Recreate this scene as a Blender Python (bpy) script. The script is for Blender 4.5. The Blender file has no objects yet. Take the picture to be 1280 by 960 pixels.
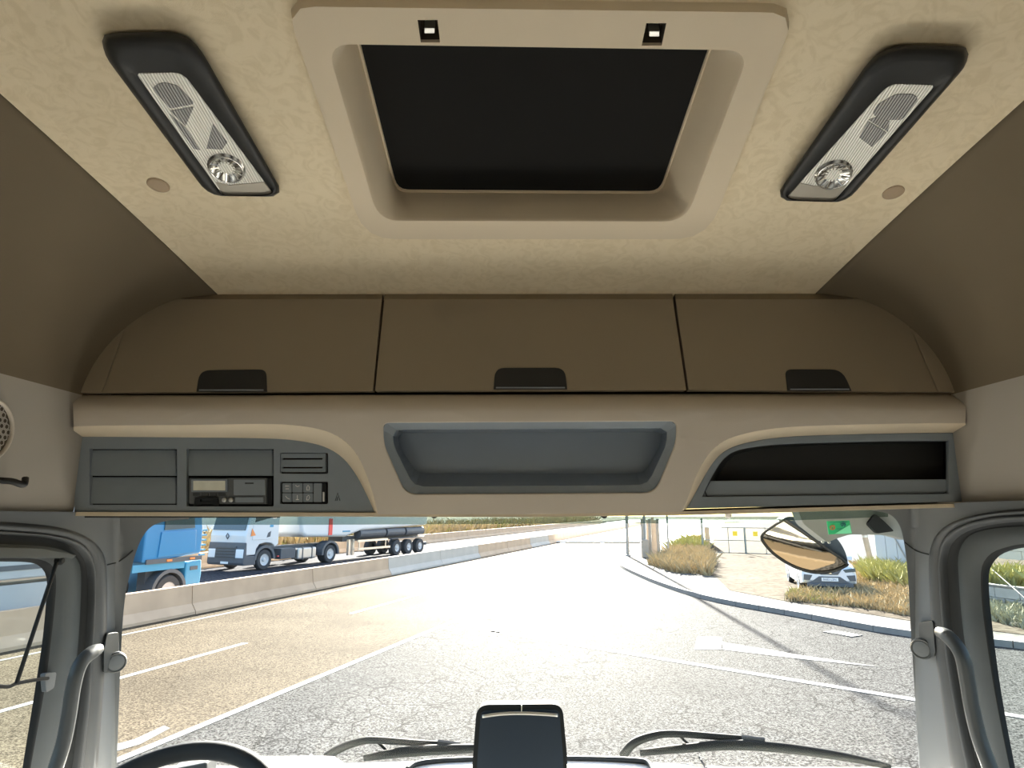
import bpy, bmesh, math, random
from mathutils import Vector, Matrix
random.seed(7)
SC = bpy.context.scene
COL = SC.collection

# ------------------------------------------------------------------ camera
F = 800.0
TH = math.atan(158 / F)
YAW = math.atan(5 / F)
CAMZ = 3.0
cam_d = bpy.data.cameras.new('camera')
cam_d.sensor_width = 36.0
cam_d.lens = 36.0 * F / 1280.0
cam_d.clip_start = 0.02
cam_d.clip_end = 600
cam = bpy.data.objects.new('camera', cam_d)
cam.location = (0, 0, CAMZ)
cam.rotation_euler = (math.pi / 2 + TH, 0, YAW)
COL.objects.link(cam)
SC.camera = cam

# ------------------------------------------------------------------ light
SUN_EL = math.radians(22)
SUN_AZ = math.radians(2.6)
w = bpy.data.worlds.new('sky')
SC.world = w
w.use_nodes = True
nt = w.node_tree
bg = nt.nodes['Background']
sky = nt.nodes.new('ShaderNodeTexSky')
sky.sky_type = 'NISHITA'
sky.sun_disc = False
sky.sun_elevation = SUN_EL
sky.sun_rotation = SUN_AZ
sky.air_density = 1.0
sky.dust_density = 2.0
nt.links.new(sky.outputs[0], bg.inputs[0])
bg.inputs[1].default_value = 0.12
sd = bpy.data.lights.new('sun', 'SUN')
sd.energy = 10.0
sd.angle = math.radians(0.55)
sd.color = (1.0, 0.94, 0.84)
so = bpy.data.objects.new('sun', sd)
sv = Vector((math.sin(SUN_AZ) * math.cos(SUN_EL), math.cos(SUN_AZ) * math.cos(SUN_EL), math.sin(SUN_EL)))
so.rotation_euler = (-sv).to_track_quat('-Z', 'Y').to_euler()
so.location = (0, 30, 40)
COL.objects.link(so)
SC.view_settings.view_transform = 'Standard'
SC.view_settings.look = 'None'
SC.view_settings.exposure = 2.55
SC.view_settings.gamma = 1.0
SC.view_settings.use_curve_mapping = False
SC.cycles.max_bounces = 14
SC.cycles.diffuse_bounces = 8
SC.cycles.glossy_bounces = 4
SC.cycles.transparent_max_bounces = 16
SC.cycles.sample_clamp_indirect = 6.0
SC.cycles.caustics_reflective = False
SC.cycles.caustics_refractive = False

# ------------------------------------------------------------------ materials
def mat(name, col, rough=0.5, metal=0.0, var=0.0, vscale=20.0, bump=0.0, bscale=200.0, spec=0.5, coat=0.0, emis=None, detail=3.0):
    m = bpy.data.materials.new(name)
    m.use_nodes = True
    t = m.node_tree
    b = t.nodes['Principled BSDF']
    b.inputs['Base Color'].default_value = (*col, 1)
    b.inputs['Roughness'].default_value = rough
    b.inputs['Metallic'].default_value = metal
    b.inputs['Specular IOR Level'].default_value = spec
    b.inputs['Coat Weight'].default_value = coat
    tc = t.nodes.new('ShaderNodeTexCoord')
    n = t.nodes.new('ShaderNodeTexNoise')
    n.inputs['Scale'].default_value = vscale
    n.inputs['Detail'].default_value = detail
    t.links.new(tc.outputs['Object'], n.inputs['Vector'])
    mx = t.nodes.new('ShaderNodeMixRGB')
    mx.inputs[1].default_value = (*[c * (1 - var) for c in col], 1)
    mx.inputs[2].default_value = (*[min(1, c * (1 + var)) for c in col], 1)
    t.links.new(n.outputs['Fac'], mx.inputs[0])
    t.links.new(mx.outputs[0], b.inputs['Base Color'])
    if bump > 0:
        n2 = t.nodes.new('ShaderNodeTexNoise')
        n2.inputs['Scale'].default_value = bscale
        n2.inputs['Detail'].default_value = 2.0
        t.links.new(tc.outputs['Object'], n2.inputs['Vector'])
        bp = t.nodes.new('ShaderNodeBump')
        bp.inputs['Strength'].default_value = bump
        bp.inputs['Distance'].default_value = 0.002
        t.links.new(n2.outputs['Fac'], bp.inputs['Height'])
        t.links.new(bp.outputs['Normal'], b.inputs['Normal'])
    return m

def glass_mat(name, tint, refl=1.0):
    m = bpy.data.materials.new(name)
    m.use_nodes = True
    t = m.node_tree
    t.nodes.remove(t.nodes['Principled BSDF'])
    o = t.nodes['Material Output']
    tr = t.nodes.new('ShaderNodeBsdfTransparent')
    tr.inputs[0].default_value = (*tint, 1)
    gl = t.nodes.new('ShaderNodeBsdfGlossy')
    gl.inputs['Roughness'].default_value = 0.02
    fr = t.nodes.new('ShaderNodeLayerWeight')
    pw = t.nodes.new('ShaderNodeMath')
    pw.operation = 'POWER'
    pw.inputs[1].default_value = 4.0
    t.links.new(fr.outputs['Facing'], pw.inputs[0])
    ml = t.nodes.new('ShaderNodeMath')
    ml.operation = 'MULTIPLY_ADD'
    ml.inputs[1].default_value = 0.8 * refl
    ml.inputs[2].default_value = 0.03 * refl
    mx = t.nodes.new('ShaderNodeMixShader')
    t.links.new(pw.outputs[0], ml.inputs[0])
    t.links.new(ml.outputs[0], mx.inputs[0])
    t.links.new(tr.outputs[0], mx.inputs[1])
    t.links.new(gl.outputs[0], mx.inputs[2])
    t.links.new(mx.outputs[0], o.inputs[0])
    return m

def headliner_mat():
    m = mat('headliner', (0.66, 0.53, 0.335), 0.9, bump=0.25, bscale=600, spec=0.15)
    t = m.node_tree
    b = t.nodes['Principled BSDF']
    tc = t.nodes.new('ShaderNodeTexCoord')
    n = t.nodes.new('ShaderNodeTexNoise')
    n.inputs['Scale'].default_value = 26
    n.inputs['Detail'].default_value = 4
    n.inputs['Distortion'].default_value = 2.2
    t.links.new(tc.outputs['Object'], n.inputs['Vector'])
    cr = t.nodes.new('ShaderNodeValToRGB')
    cr.color_ramp.elements[0].position = 0.44
    cr.color_ramp.elements[0].color = (0.76, 0.66, 0.49, 1)
    cr.color_ramp.elements[1].position = 0.62
    cr.color_ramp.elements[1].color = (0.70, 0.60, 0.43, 1)
    t.links.new(n.outputs['Fac'], cr.inputs[0])
    t.links.new(cr.outputs[0], b.inputs['Base Color'])
    return m

def asphalt_mat(name, c1, c2, crack=True, scale=9.0, rough=0.62, crackw=0.022, spec=0.009):
    m = bpy.data.materials.new(name)
    m.use_nodes = True
    t = m.node_tree
    b = t.nodes['Principled BSDF']
    b.inputs['Roughness'].default_value = rough
    b.inputs['Specular IOR Level'].default_value = spec
    L = t.links.new
    tc = t.nodes.new('ShaderNodeTexCoord')
    n = t.nodes.new('ShaderNodeTexNoise')
    n.inputs['Scale'].default_value = scale
    n.inputs['Detail'].default_value = 3
    n.inputs['Roughness'].default_value = 0.75
    L(tc.outputs['Object'], n.inputs['Vector'])
    cr = t.nodes.new('ShaderNodeValToRGB')
    cr.color_ramp.elements[0].position = 0.40
    cr.color_ramp.elements[0].color = (*c1, 1)
    cr.color_ramp.elements[1].position = 0.60
    cr.color_ramp.elements[1].color = (*c2, 1)
    L(n.outputs['Fac'], cr.inputs[0])
    out = cr.outputs[0]
    # broad blotches
    n3 = t.nodes.new('ShaderNodeTexNoise')
    n3.inputs['Scale'].default_value = 0.35
    n3.inputs['Detail'].default_value = 4
    L(tc.outputs['Object'], n3.inputs['Vector'])
    cr3 = t.nodes.new('ShaderNodeValToRGB')
    cr3.color_ramp.elements[0].position = 0.3
    cr3.color_ramp.elements[0].color = (0.78, 0.78, 0.78, 1)
    cr3.color_ramp.elements[1].position = 0.7
    cr3.color_ramp.elements[1].color = (1.15, 1.15, 1.15, 1)
    L(n3.outputs['Fac'], cr3.inputs[0])
    mu = t.nodes.new('ShaderNodeMixRGB')
    mu.blend_type = 'MULTIPLY'
    mu.inputs[0].default_value = 1
    L(out, mu.inputs[1])
    L(cr3.outputs[0], mu.inputs[2])
    out = mu.outputs[0]
    if crack:
        wv = t.nodes.new('ShaderNodeTexNoise')
        wv.inputs['Scale'].default_value = 2.2
        wv.inputs['Detail'].default_value = 4
        L(tc.outputs['Object'], wv.inputs['Vector'])
        ad = t.nodes.new('ShaderNodeMixRGB')
        ad.inputs[0].default_value = 0.22
        L(tc.outputs['Object'], ad.inputs[1])
        L(wv.outputs['Color'], ad.inputs[2])
        vo = t.nodes.new('ShaderNodeTexVoronoi')
        vo.feature = 'DISTANCE_TO_EDGE'
        vo.inputs['Scale'].default_value = 2.3
        L(ad.outputs[0], vo.inputs['Vector'])
        lt = t.nodes.new('ShaderNodeMath')
        lt.operation = 'LESS_THAN'
        lt.inputs[1].default_value = crackw
        L(vo.outputs['Distance'], lt.inputs[0])
        gt = t.nodes.new('ShaderNodeMath')
        gt.operation = 'GREATER_THAN'
        gt.inputs[1].default_value = 0.50
        L(n3.outputs['Fac'], gt.inputs[0])
        ml = t.nodes.new('ShaderNodeMath')
        ml.operation = 'MULTIPLY'
        L(lt.outputs[0], ml.inputs[0])
        L(gt.outputs[0], ml.inputs[1])
        m2 = t.nodes.new('ShaderNodeMath')
        m2.operation = 'MULTIPLY'
        m2.inputs[1].default_value = 0.7
        L(ml.outputs[0], m2.inputs[0])
        mx = t.nodes.new('ShaderNodeMixRGB')
        mx.inputs[2].default_value = (0.012, 0.012, 0.012, 1)
        L(m2.outputs[0], mx.inputs[0])
        L(out, mx.inputs[1])
        out = mx.outputs[0]
    L(out, b.inputs['Base Color'])
    bp = t.nodes.new('ShaderNodeBump')
    bp.inputs['Strength'].default_value = 0.5
    bp.inputs['Distance'].default_value = 0.01
    L(n.outputs['Fac'], bp.inputs['Height'])
    L(bp.outputs['Normal'], b.inputs['Normal'])
    return m

def ribbed_mat(name, c1, c2, scale, rough=0.25, direction='X', metal=0.0):
    m = mat(name, c1, rough, metal)
    t = m.node_tree
    b = t.nodes['Principled BSDF']
    tc = t.nodes.new('ShaderNodeTexCoord')
    wv = t.nodes.new('ShaderNodeTexWave')
    wv.bands_direction = direction
    wv.inputs['Scale'].default_value = scale
    t.links.new(tc.outputs['Object'], wv.inputs['Vector'])
    mx = t.nodes.new('ShaderNodeMixRGB')
    mx.inputs[1].default_value = (*c1, 1)
    mx.inputs[2].default_value = (*c2, 1)
    t.links.new(wv.outputs['Fac'], mx.inputs[0])
    t.links.new(mx.outputs[0], b.inputs['Base Color'])
    bp = t.nodes.new('ShaderNodeBump')
    bp.inputs['Strength'].default_value = 0.6
    bp.inputs['Distance'].default_value = 0.002
    t.links.new(wv.outputs['Fac'], bp.inputs['Height'])
    t.links.new(bp.outputs['Normal'], b.inputs['Normal'])
    return m

M = {}
M['headliner'] = headliner_mat()
M['beige'] = mat('beige_plastic', (0.56, 0.51, 0.45), 0.62, var=0.03, vscale=6, bump=0.25, bscale=900, spec=0.3)
M['beige_light'] = mat('beige_frame_plastic', (0.64, 0.55, 0.42), 0.6, var=0.02, vscale=6, bump=0.2, bscale=900, spec=0.3)
M['beige_wall'] = mat('beige_side_trim', (0.37, 0.345, 0.31), 0.7, var=0.03, vscale=5, bump=0.2, bscale=900, spec=0.25)
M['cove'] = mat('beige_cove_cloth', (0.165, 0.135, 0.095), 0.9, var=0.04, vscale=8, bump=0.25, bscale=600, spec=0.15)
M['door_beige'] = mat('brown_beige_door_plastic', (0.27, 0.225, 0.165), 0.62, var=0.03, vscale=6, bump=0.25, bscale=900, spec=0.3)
M['carcass'] = mat('dark_brown_carcass', (0.06, 0.045, 0.03), 0.9)
M['black_in'] = mat('black_plastic', (0.022, 0.023, 0.024), 0.5, var=0.08, vscale=30, bump=0.15, bscale=900, spec=0.4)
M['black_soft'] = mat('black_blind_fabric', (0.014, 0.014, 0.014), 0.9, spec=0.1, var=0.05, vscale=12)
M['charcoal'] = mat('charcoal_plastic', (0.23, 0.27, 0.315), 0.45, var=0.06, vscale=20, bump=0.25, bscale=900, spec=0.45)
M['charcoal2'] = mat('charcoal_cover_plastic', (0.22, 0.26, 0.30), 0.42, var=0.05, vscale=20, bump=0.25, bscale=900, spec=0.5)
M['tray'] = mat('tray_plastic', (0.25, 0.30, 0.37), 0.4, var=0.05, vscale=14, bump=0.2, bscale=900, spec=0.5)
M['pillar'] = mat('grey_pillar_plastic', (0.115, 0.125, 0.135), 0.55, var=0.05, vscale=9, bump=0.25, bscale=800, spec=0.4)
M['doorgrey'] = mat('grey_door_plastic', (0.058, 0.066, 0.071), 0.6, var=0.04, vscale=9, bump=0.2, bscale=800, spec=0.2)
M['rubber'] = mat('rubber_seal', (0.05, 0.055, 0.061), 0.6, var=0.1, vscale=12, spec=0.4)
M['rubber_dk'] = mat('dark_rubber', (0.022, 0.024, 0.026), 0.7, spec=0.12)
M['handle'] = mat('grab_handle_plastic', (0.055, 0.06, 0.063), 0.42, var=0.05, vscale=9, spec=0.3)
M['chrome'] = mat('chrome', (0.75, 0.75, 0.74), 0.2, 1.0)
M['steel'] = mat('brushed_steel', (0.55, 0.55, 0.54), 0.35, 0.9, var=0.1, vscale=20)
M['lcd'] = mat('lcd_panel', (0.80, 0.80, 0.70), 0.25, var=0.12, vscale=60)
M['white_mark'] = mat('white_print', (0.75, 0.76, 0.77), 0.5)
M['lens'] = ribbed_mat('ribbed_lamp_lens', (0.97, 0.96, 0.92), (0.72, 0.71, 0.67), 60, 0.18, 'X')
M['lens_grey'] = ribbed_mat('grey_lamp_reflector', (0.34, 0.34, 0.34), (0.15, 0.15, 0.16), 60, 0.2, 'X')
M['lens_silver'] = mat('silver_lamp_end', (0.42, 0.39, 0.34), 0.35, 0.3)
M['spot'] = ribbed_mat('faceted_spot_reflector', (0.85, 0.84, 0.8), (0.12, 0.11, 0.10), 34, 0.12, 'DIAGONAL', 0.5)
M['glass'] = glass_mat('window_glass', (0.93, 0.96, 0.95), 0.3)
M['side_glass'] = glass_mat('side_window_glass', (0.90, 0.945, 0.93), 0.3)
M['dash'] = mat('pale_dashboard_top', (0.80, 0.77, 0.71), 0.6, var=0.05, vscale=12, bump=0.25, bscale=600)
M['dash_dark'] = mat('dark_dashboard', (0.035, 0.04, 0.046), 0.6, var=0.05, vscale=12, bump=0.2, bscale=700, spec=0.15)
M['screen'] = mat('dark_screen', (0.022, 0.034, 0.052), 0.6, spec=0.2)
M['asphalt'] = asphalt_mat('cracked_grey_asphalt', (0.010, 0.010, 0.010), (0.100, 0.100, 0.100), True, 30.0, 0.8)
M['asphalt_tan'] = asphalt_mat('tan_asphalt', (0.030, 0.024, 0.017), (0.122, 0.101, 0.074), False, 30.0, 0.8)
M['asphalt_far'] = asphalt_mat('blue_grey_asphalt', (0.03, 0.031, 0.036), (0.08, 0.08, 0.088), False, 7.0, 0.8)
M['concrete'] = asphalt_mat('pale_pavement_concrete', (0.11, 0.105, 0.096), (0.165, 0.157, 0.144), False, 3.0, 0.8)
M['kerb'] = mat('kerb_stone', (0.20, 0.19, 0.175), 0.85, var=0.2, vscale=5)
M['dirt'] = asphalt_mat('pale_dirt', (0.055, 0.044, 0.033), (0.105, 0.09, 0.070), False, 3.0, 0.9)
M['paint'] = mat('road_paint', (0.24, 0.237, 0.23), 0.6, var=0.15, vscale=3, detail=8)
M['paint_worn'] = mat('worn_road_paint', (0.145, 0.143, 0.138), 0.6, var=0.35, vscale=4, detail=10)
M['barrier'] = mat('barrier_concrete', (0.53, 0.375, 0.25), 0.85, var=0.2, vscale=1.6, detail=8)
M['barrier_pale'] = mat('pale_barrier_concrete', (0.50, 0.45, 0.39), 0.85, var=0.14, vscale=1.6, detail=8)
M['white_paint'] = mat('white_truck_paint', (0.60, 0.62, 0.64), 0.3, spec=0.5, coat=0.2, var=0.02)
M['blue_paint'] = mat('blue_truck_paint', (0.02, 0.20, 0.43), 0.3, spec=0.5, coat=0.4, var=0.05, vscale=2)
M['blue_light'] = mat('light_blue_bumper_paint', (0.05, 0.26, 0.44), 0.35, spec=0.5, var=0.05, vscale=3)
M['veh_dark'] = mat('dark_vehicle_plastic', (0.075, 0.085, 0.10), 0.55, var=0.1, vscale=4)
M['tyre'] = mat('tyre_rubber', (0.04, 0.042, 0.046), 0.8, var=0.15, vscale=6)
M['rim'] = mat('grey_wheel_rim', (0.55, 0.55, 0.55), 0.5, 0.0, var=0.1, vscale=9)
M['veh_glass'] = mat('vehicle_window_glass', (0.06, 0.085, 0.095), 0.08, spec=0.8)
M['lightlens'] = mat('headlight_lens', (0.72, 0.75, 0.78), 0.1, spec=0.8)
M['orange'] = mat('orange_marker', (0.75, 0.24, 0.06), 0.4)
M['red'] = mat('red_reflector', (0.72, 0.05, 0.05), 0.4)
M['silver'] = mat('silver_tank', (0.50, 0.48, 0.46), 0.35, 0.6, var=0.05)
M['trailer_grey'] = mat('pale_trailer_panel', (0.40, 0.42, 0.435), 0.5, var=0.06, vscale=2)
M['car_white'] = mat('white_car_paint', (0.55, 0.60, 0.68), 0.25, spec=0.5, coat=0.5, var=0.02)
M['post'] = mat('grey_weathered_metal', (0.30, 0.29, 0.27), 0.6, 0.3, var=0.15, vscale=5)
M['wood'] = mat('weathered_board', (0.36, 0.30, 0.24), 0.85, var=0.2, vscale=4)
M['gate'] = mat('grey_green_gate_metal', (0.20, 0.23, 0.22), 0.55, 0.3, var=0.1)
M['yellow'] = mat('yellow_sign', (0.85, 0.58, 0.02), 0.5)
M['grass_dry'] = mat('dry_grass', (0.36, 0.285, 0.165), 0.9, var=0.45, vscale=3.0, spec=0.1)
M['grass_green'] = mat('yellow_green_grass', (0.30, 0.285, 0.11), 0.9, var=0.45, vscale=3.0, spec=0.1)
M['weeds'] = mat('grey_green_weeds', (0.26, 0.255, 0.18), 0.9, var=0.5, vscale=4.0, spec=0.1)
M['white_wall'] = mat('white_render_wall', (0.80, 0.79, 0.76), 0.85, var=0.04, vscale=1.0)
M['shed'] = mat('grey_sheet_metal', (0.40, 0.44, 0.50), 0.5, 0.2, var=0.06, vscale=1.0)
M['block'] = mat('grey_concrete_block', (0.33, 0.33, 0.32), 0.9, var=0.14, vscale=3)
M['pale_stone'] = mat('pale_stone_block', (0.62, 0.56, 0.45), 0.9, var=0.12, vscale=3)
M['champagne'] = mat('tan_cab_paint', (0.105, 0.085, 0.06), 0.35, 0.0, spec=0.5, var=0.03)
M['mirror'] = mat('mirror_glass', (0.42, 0.365, 0.285), 0.03, 1.0)
M['bracket'] = mat('mid_grey_bracket', (0.30, 0.30, 0.285), 0.6, var=0.05)
M['sticker'] = mat('green_sticker_paper', (0.03, 0.50, 0.20), 0.5, var=0.05)
M['sticker_reflection'] = mat('pale_green_reflection', (0.22, 0.85, 0.52), 0.5)  # reflection on the green sticker, put into a paler colour
M['brownred'] = mat('orange_brown_print', (0.35, 0.22, 0.08), 0.5)
M['navy'] = mat('navy_print', (0.02, 0.06, 0.16), 0.5)
M['cap_brown'] = mat('brown_screw_cap', (0.40, 0.305, 0.21), 0.7)
M['rear'] = mat('pale_rear_wall', (0.25, 0.23, 0.20), 0.9)
M['shell'] = mat('cab_outer_shell', (0.56, 0.47, 0.34), 0.5)
M['floor'] = mat('pale_cab_floor', (0.55, 0.54, 0.52), 0.8, var=0.1, vscale=6)
M['tint'] = glass_mat('tinted_windscreen_band', (0.58, 0.65, 0.62), 1.0)

# ------------------------------------------------------------------ helpers
ROOTM = {}

def tag(o, label=None, cat=None, group=None, kind=None):
    if label: o['label'] = label
    if cat: o['category'] = cat
    if group: o['group'] = group
    if kind: o['kind'] = kind
    return o

def thing(name, label, cat, loc, rotz=0.0, group=None, kind=None):
    o = bpy.data.objects.new(name, None)
    o.empty_display_size = 0.1
    COL.objects.link(o)
    o.location = loc
    o.rotation_euler = (0, 0, rotz)
    ROOTM[o.name] = Matrix.Translation(Vector(loc)) @ Matrix.Rotation(rotz, 4, 'Z')
    return tag(o, label, cat, group, kind)

def obj(name, verts, faces, m, parent=None, smooth=False, bevel=0.0, seg=2, local=False, ang=35, label=None):
    me = bpy.data.meshes.new(name)
    vs = [Vector(v) for v in verts]
    if parent is not None:
        root = parent
        while root.parent is not None:
            root = root.parent
        if not local:
            inv = ROOTM[root.name].inverted()
            vs = [inv @ v for v in vs]
        off = Vector((0, 0, 0))
    else:
        xs = [v.x for v in vs]; ys = [v.y for v in vs]; zs = [v.z for v in vs]
        off = Vector(((min(xs) + max(xs)) / 2, (min(ys) + max(ys)) / 2, min(zs)))
        vs = [v - off for v in vs]
    me.from_pydata([tuple(v) for v in vs], [], faces)
    bm = bmesh.new()
    bm.from_mesh(me)
    bmesh.ops.remove_doubles(bm, verts=bm.verts, dist=1e-6)
    bmesh.ops.recalc_face_normals(bm, faces=bm.faces)
    bm.to_mesh(me)
    bm.free()
    me.materials.append(M[m] if isinstance(m, str) else m)
    if smooth:
        for p in me.polygons:
            p.use_smooth = True
    o = bpy.data.objects.new(name, me)
    COL.objects.link(o)
    o.location = off
    if parent is not None:
        o.parent = parent
    else:
        ROOTM[o.name] = Matrix.Translation(off)
    if bevel > 0:
        b = o.modifiers.new('bevel', 'BEVEL')
        b.width = bevel
        b.segments = seg
        b.limit_method = 'ANGLE'
        b.angle_limit = math.radians(ang)
    if label: o['label'] = label
    return o

def struct(name, verts, faces, m, label, parent=None, **k):
    o = obj(name, verts, faces, m, parent, **k)
    if parent is None:
        tag(o, label, None, None, 'structure')
    return o

def boxg(c, s):
    x, y, z = c; a, b, h = s[0] / 2, s[1] / 2, s[2] / 2
    v = [(x - a, y - b, z - h), (x + a, y - b, z - h), (x + a, y + b, z - h), (x - a, y + b, z - h),
         (x - a, y - b, z + h), (x + a, y - b, z + h), (x + a, y + b, z + h), (x - a, y + b, z + h)]
    f = [(0, 3, 2, 1), (4, 5, 6, 7), (0, 1, 5, 4), (1, 2, 6, 5), (2, 3, 7, 6), (3, 0, 4, 7)]
    return v, f

def join(*gs):
    V, Fc = [], []
    for v, f in gs:
        n = len(V)
        V += list(v)
        Fc += [tuple(i + n for i in q) for q in f]
    return V, Fc

def prismg(poly, a, b, axis='Y'):
    n = len(poly)
    def mk(p, t):
        if axis == 'Y': return (p[0], t, p[1])
        if axis == 'X': return (t, p[0], p[1])
        return (p[0], p[1], t)
    v = [mk(p, a) for p in poly] + [mk(p, b) for p in poly]
    f = [tuple(range(n)), tuple(range(2 * n - 1, n - 1, -1))]
    for i in range(n):
        j = (i + 1) % n
        f.append((i, j, n + j, n + i))
    return v, f

def tubeg(pts, r, n=10, caps=True):
    pts = [Vector(p) for p in pts]
    rs = r if isinstance(r, (list, tuple)) else [r] * len(pts)
    V, Fc = [], []
    prev = None
    for i, p in enumerate(pts):
        if i == 0: t = pts[1] - p
        elif i == len(pts) - 1: t = p - pts[i - 1]
        else: t = (pts[i + 1] - pts[i - 1])
        t.normalize()
        if prev is None:
            a = Vector((0, 0, 1)) if abs(t.z) < 0.9 else Vector((1, 0, 0))
            u = t.cross(a).normalized()
        else:
            u = (prev - t * prev.dot(t)).normalized()
        prev = u
        w2 = t.cross(u)
        for k in range(n):
            an = 2 * math.pi * k / n
            V.append(tuple(p + (u * math.cos(an) + w2 * math.sin(an)) * rs[i]))
    for i in range(len(pts) - 1):
        for k in range(n):
            k2 = (k + 1) % n
            Fc.append((i * n + k, i * n + k2, (i + 1) * n + k2, (i + 1) * n + k))
    if caps:
        Fc.append(tuple(range(n)))
        Fc.append(tuple(range(len(pts) * n - 1, (len(pts) - 1) * n - 1, -1)))
    return V, Fc

def latheg(prof, c, axis, n=24):
    """prof: list of (radius, along); axis: unit vector"""
    ax = Vector(axis).normalized()
    a = Vector((0, 0, 1)) if abs(ax.z) < 0.9 else Vector((1, 0, 0))
    u = ax.cross(a).normalized(); w2 = ax.cross(u)
    c = Vector(c)
    V, Fc = [], []
    for r, h in prof:
        for k in range(n):
            an = 2 * math.pi * k / n
            V.append(tuple(c + ax * h + (u * math.cos(an) + w2 * math.sin(an)) * r))
    for i in range(len(prof) - 1):
        for k in range(n):
            k2 = (k + 1) % n
            Fc.append((i * n + k, i * n + k2, (i + 1) * n + k2, (i + 1) * n + k))
    Fc.append(tuple(range(n)))
    Fc.append(tuple(range(len(prof) * n - 1, (len(prof) - 1) * n - 1, -1)))
    return V, Fc

def loftg(rings, closed=True, cap0=False, cap1=False):
    n = len(rings[0])
    V, Fc = [], []
    for r in rings: V += [tuple(p) for p in r]
    for i in range(len(rings) - 1):
        for k in range(n if closed else n - 1):
            k2 = (k + 1) % n
            Fc.append((i * n + k, i * n + k2, (i + 1) * n + k2, (i + 1) * n + k))
    if cap0: Fc.append(tuple(range(n)))
    if cap1: Fc.append(tuple(range(len(rings) * n - 1, (len(rings) - 1) * n - 1, -1)))
    return V, Fc

def resample(pts, n, closed=False):
    P = [Vector(p) for p in pts]
    if closed: P = P + [P[0]]
    d = [0.0]
    for i in range(1, len(P)): d.append(d[-1] + (P[i] - P[i - 1]).length)
    tot = d[-1]
    out = []
    m = n if closed else n - 1
    j = 0
    for k in range(n):
        s = tot * k / m
        while j < len(d) - 2 and d[j + 1] < s: j += 1
        q = 0 if d[j + 1] == d[j] else (s - d[j]) / (d[j + 1] - d[j])
        out.append(tuple(P[j].lerp(P[j + 1], min(1, max(0, q)))))
    return out

def spline(pts, sub=6, closed=False):
    P = [Vector(p) for p in pts]
    n = len(P)
    out = []
    rng = n if closed else n - 1
    for i in range(rng):
        if closed:
            p0, p1, p2, p3 = P[(i - 1) % n], P[i], P[(i + 1) % n], P[(i + 2) % n]
        else:
            p0, p1, p2, p3 = P[max(0, i - 1)], P[i], P[i + 1], P[min(n - 1, i + 2)]
        for k in range(sub):
            t = k / sub
            out.append(tuple(0.5 * ((2 * p1) + (-p0 + p2) * t + (2 * p0 - 5 * p1 + 4 * p2 - p3) * t * t + (-p0 + 3 * p1 - 3 * p2 + p3) * t ** 3)))
    if not closed: out.append(tuple(P[-1]))
    return out

def rpoly(pts, r, seg=5):
    """round the corners of a closed 2-D polygon; r a number or list"""
    n = len(pts)
    out = []
    for i in range(n):
        ri = r[i] if isinstance(r, (list, tuple)) else r
        p = Vector(pts[i]); a = Vector(pts[i - 1]); b = Vector(pts[(i + 1) % n])
        if ri <= 0:
            out.append(tuple(p)); continue
        da = (a - p); db = (b - p)
        q = min(ri, da.length * 0.48, db.length * 0.48)
        s = p + da.normalized() * q; e = p + db.normalized() * q
        for k in range(seg + 1):
            t = k / seg
            out.append(tuple(s * (1 - t) ** 2 + p * 2 * t * (1 - t) + e * t * t))
    return out

def panelg(outer, holes, fmap, thick, cutsx=(), cutsy=()):
    """2-D outline with holes, filled, sliced, mapped to 3-D and given thickness"""
    bm = bmesh.new()
    ed = []
    for loop in [outer] + list(holes):
        vs = [bm.verts.new((p[0], p[1], 0)) for p in loop]
        for i in range(len(vs)):
            ed.append(bm.edges.new((vs[i], vs[(i + 1) % len(vs)])))
    bmesh.ops.triangle_fill(bm, edges=ed, use_beauty=True)
    for y in cutsy:
        bmesh.ops.bisect_plane(bm, geom=bm.verts[:] + bm.edges[:] + bm.faces[:], plane_co=(0, y, 0), plane_no=(0, 1, 0), dist=1e-5)
    for x in cutsx:
        bmesh.ops.bisect_plane(bm, geom=bm.verts[:] + bm.edges[:] + bm.faces[:], plane_co=(x, 0, 0), plane_no=(1, 0, 0), dist=1e-5)
    bmesh.ops.recalc_face_normals(bm, faces=bm.faces)
    bm.verts.index_update()
    fr = [Vector(fmap(v.co.x, v.co.y)) for v in bm.verts]
    th = Vector(thick)
    bk = [p + th for p in fr]
    n = len(fr)
    Fc = []
    for f in bm.faces:
        ix = [v.index for v in f.verts]
        Fc.append(tuple(ix))
        Fc.append(tuple(i + n for i in reversed(ix)))
    for e in bm.edges:
        if len(e.link_faces) == 1:
            a, b = e.verts[0].index, e.verts[1].index
            Fc.append((a, b, b + n, a + n))
    bm.free()
    return [tuple(p) for p in fr + bk], Fc

# ---- rays through the photograph's frame, met with the cab's own surfaces
_c, _s = math.cos(TH), math.sin(TH)
_cy, _sy = math.cos(YAW), math.sin(YAW)
def ray(px, py):
    a = (px - 640) / F; b = (480 - py) / F
    x, y, z = a, _c - b * _s, _s + b * _c
    return Vector((x * _cy - y * _sy, x * _sy + y * _cy, z))
O = Vector((0, 0, CAMZ))
def plane(px, py, p, n):
    d = ray(px, py); n = Vector(n)
    return O + d * ((Vector(p) - O).dot(n) / d.dot(n))
def atY(px, py, Y):
    d = ray(px, py)
    return O + d * (Y / d.y)
def G(px, py, z=0.0):
    d = ray(px, py)
    return O + d * ((z - CAMZ) / d.z)
RS = 0.2126
def roof(px, py, off=0.0):
    return plane(px, py, (0, 1.62, 3.59 + off), (0, RS, 1))
def roofz(y):
    if y > 0.45: return 3.59 + (1.62 - y) * RS
    t = min(1.0, (0.45 - y) / 1.0)
    return 3.59 + (1.62 - 0.45) * RS + RS * (t - t * t / 2)
def side(px, py, X0, k=0.08):
    s = 1 if X0 > 0 else -1
    return plane(px, py, (X0, 0, 3.0), (1, 0, k * s))
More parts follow.
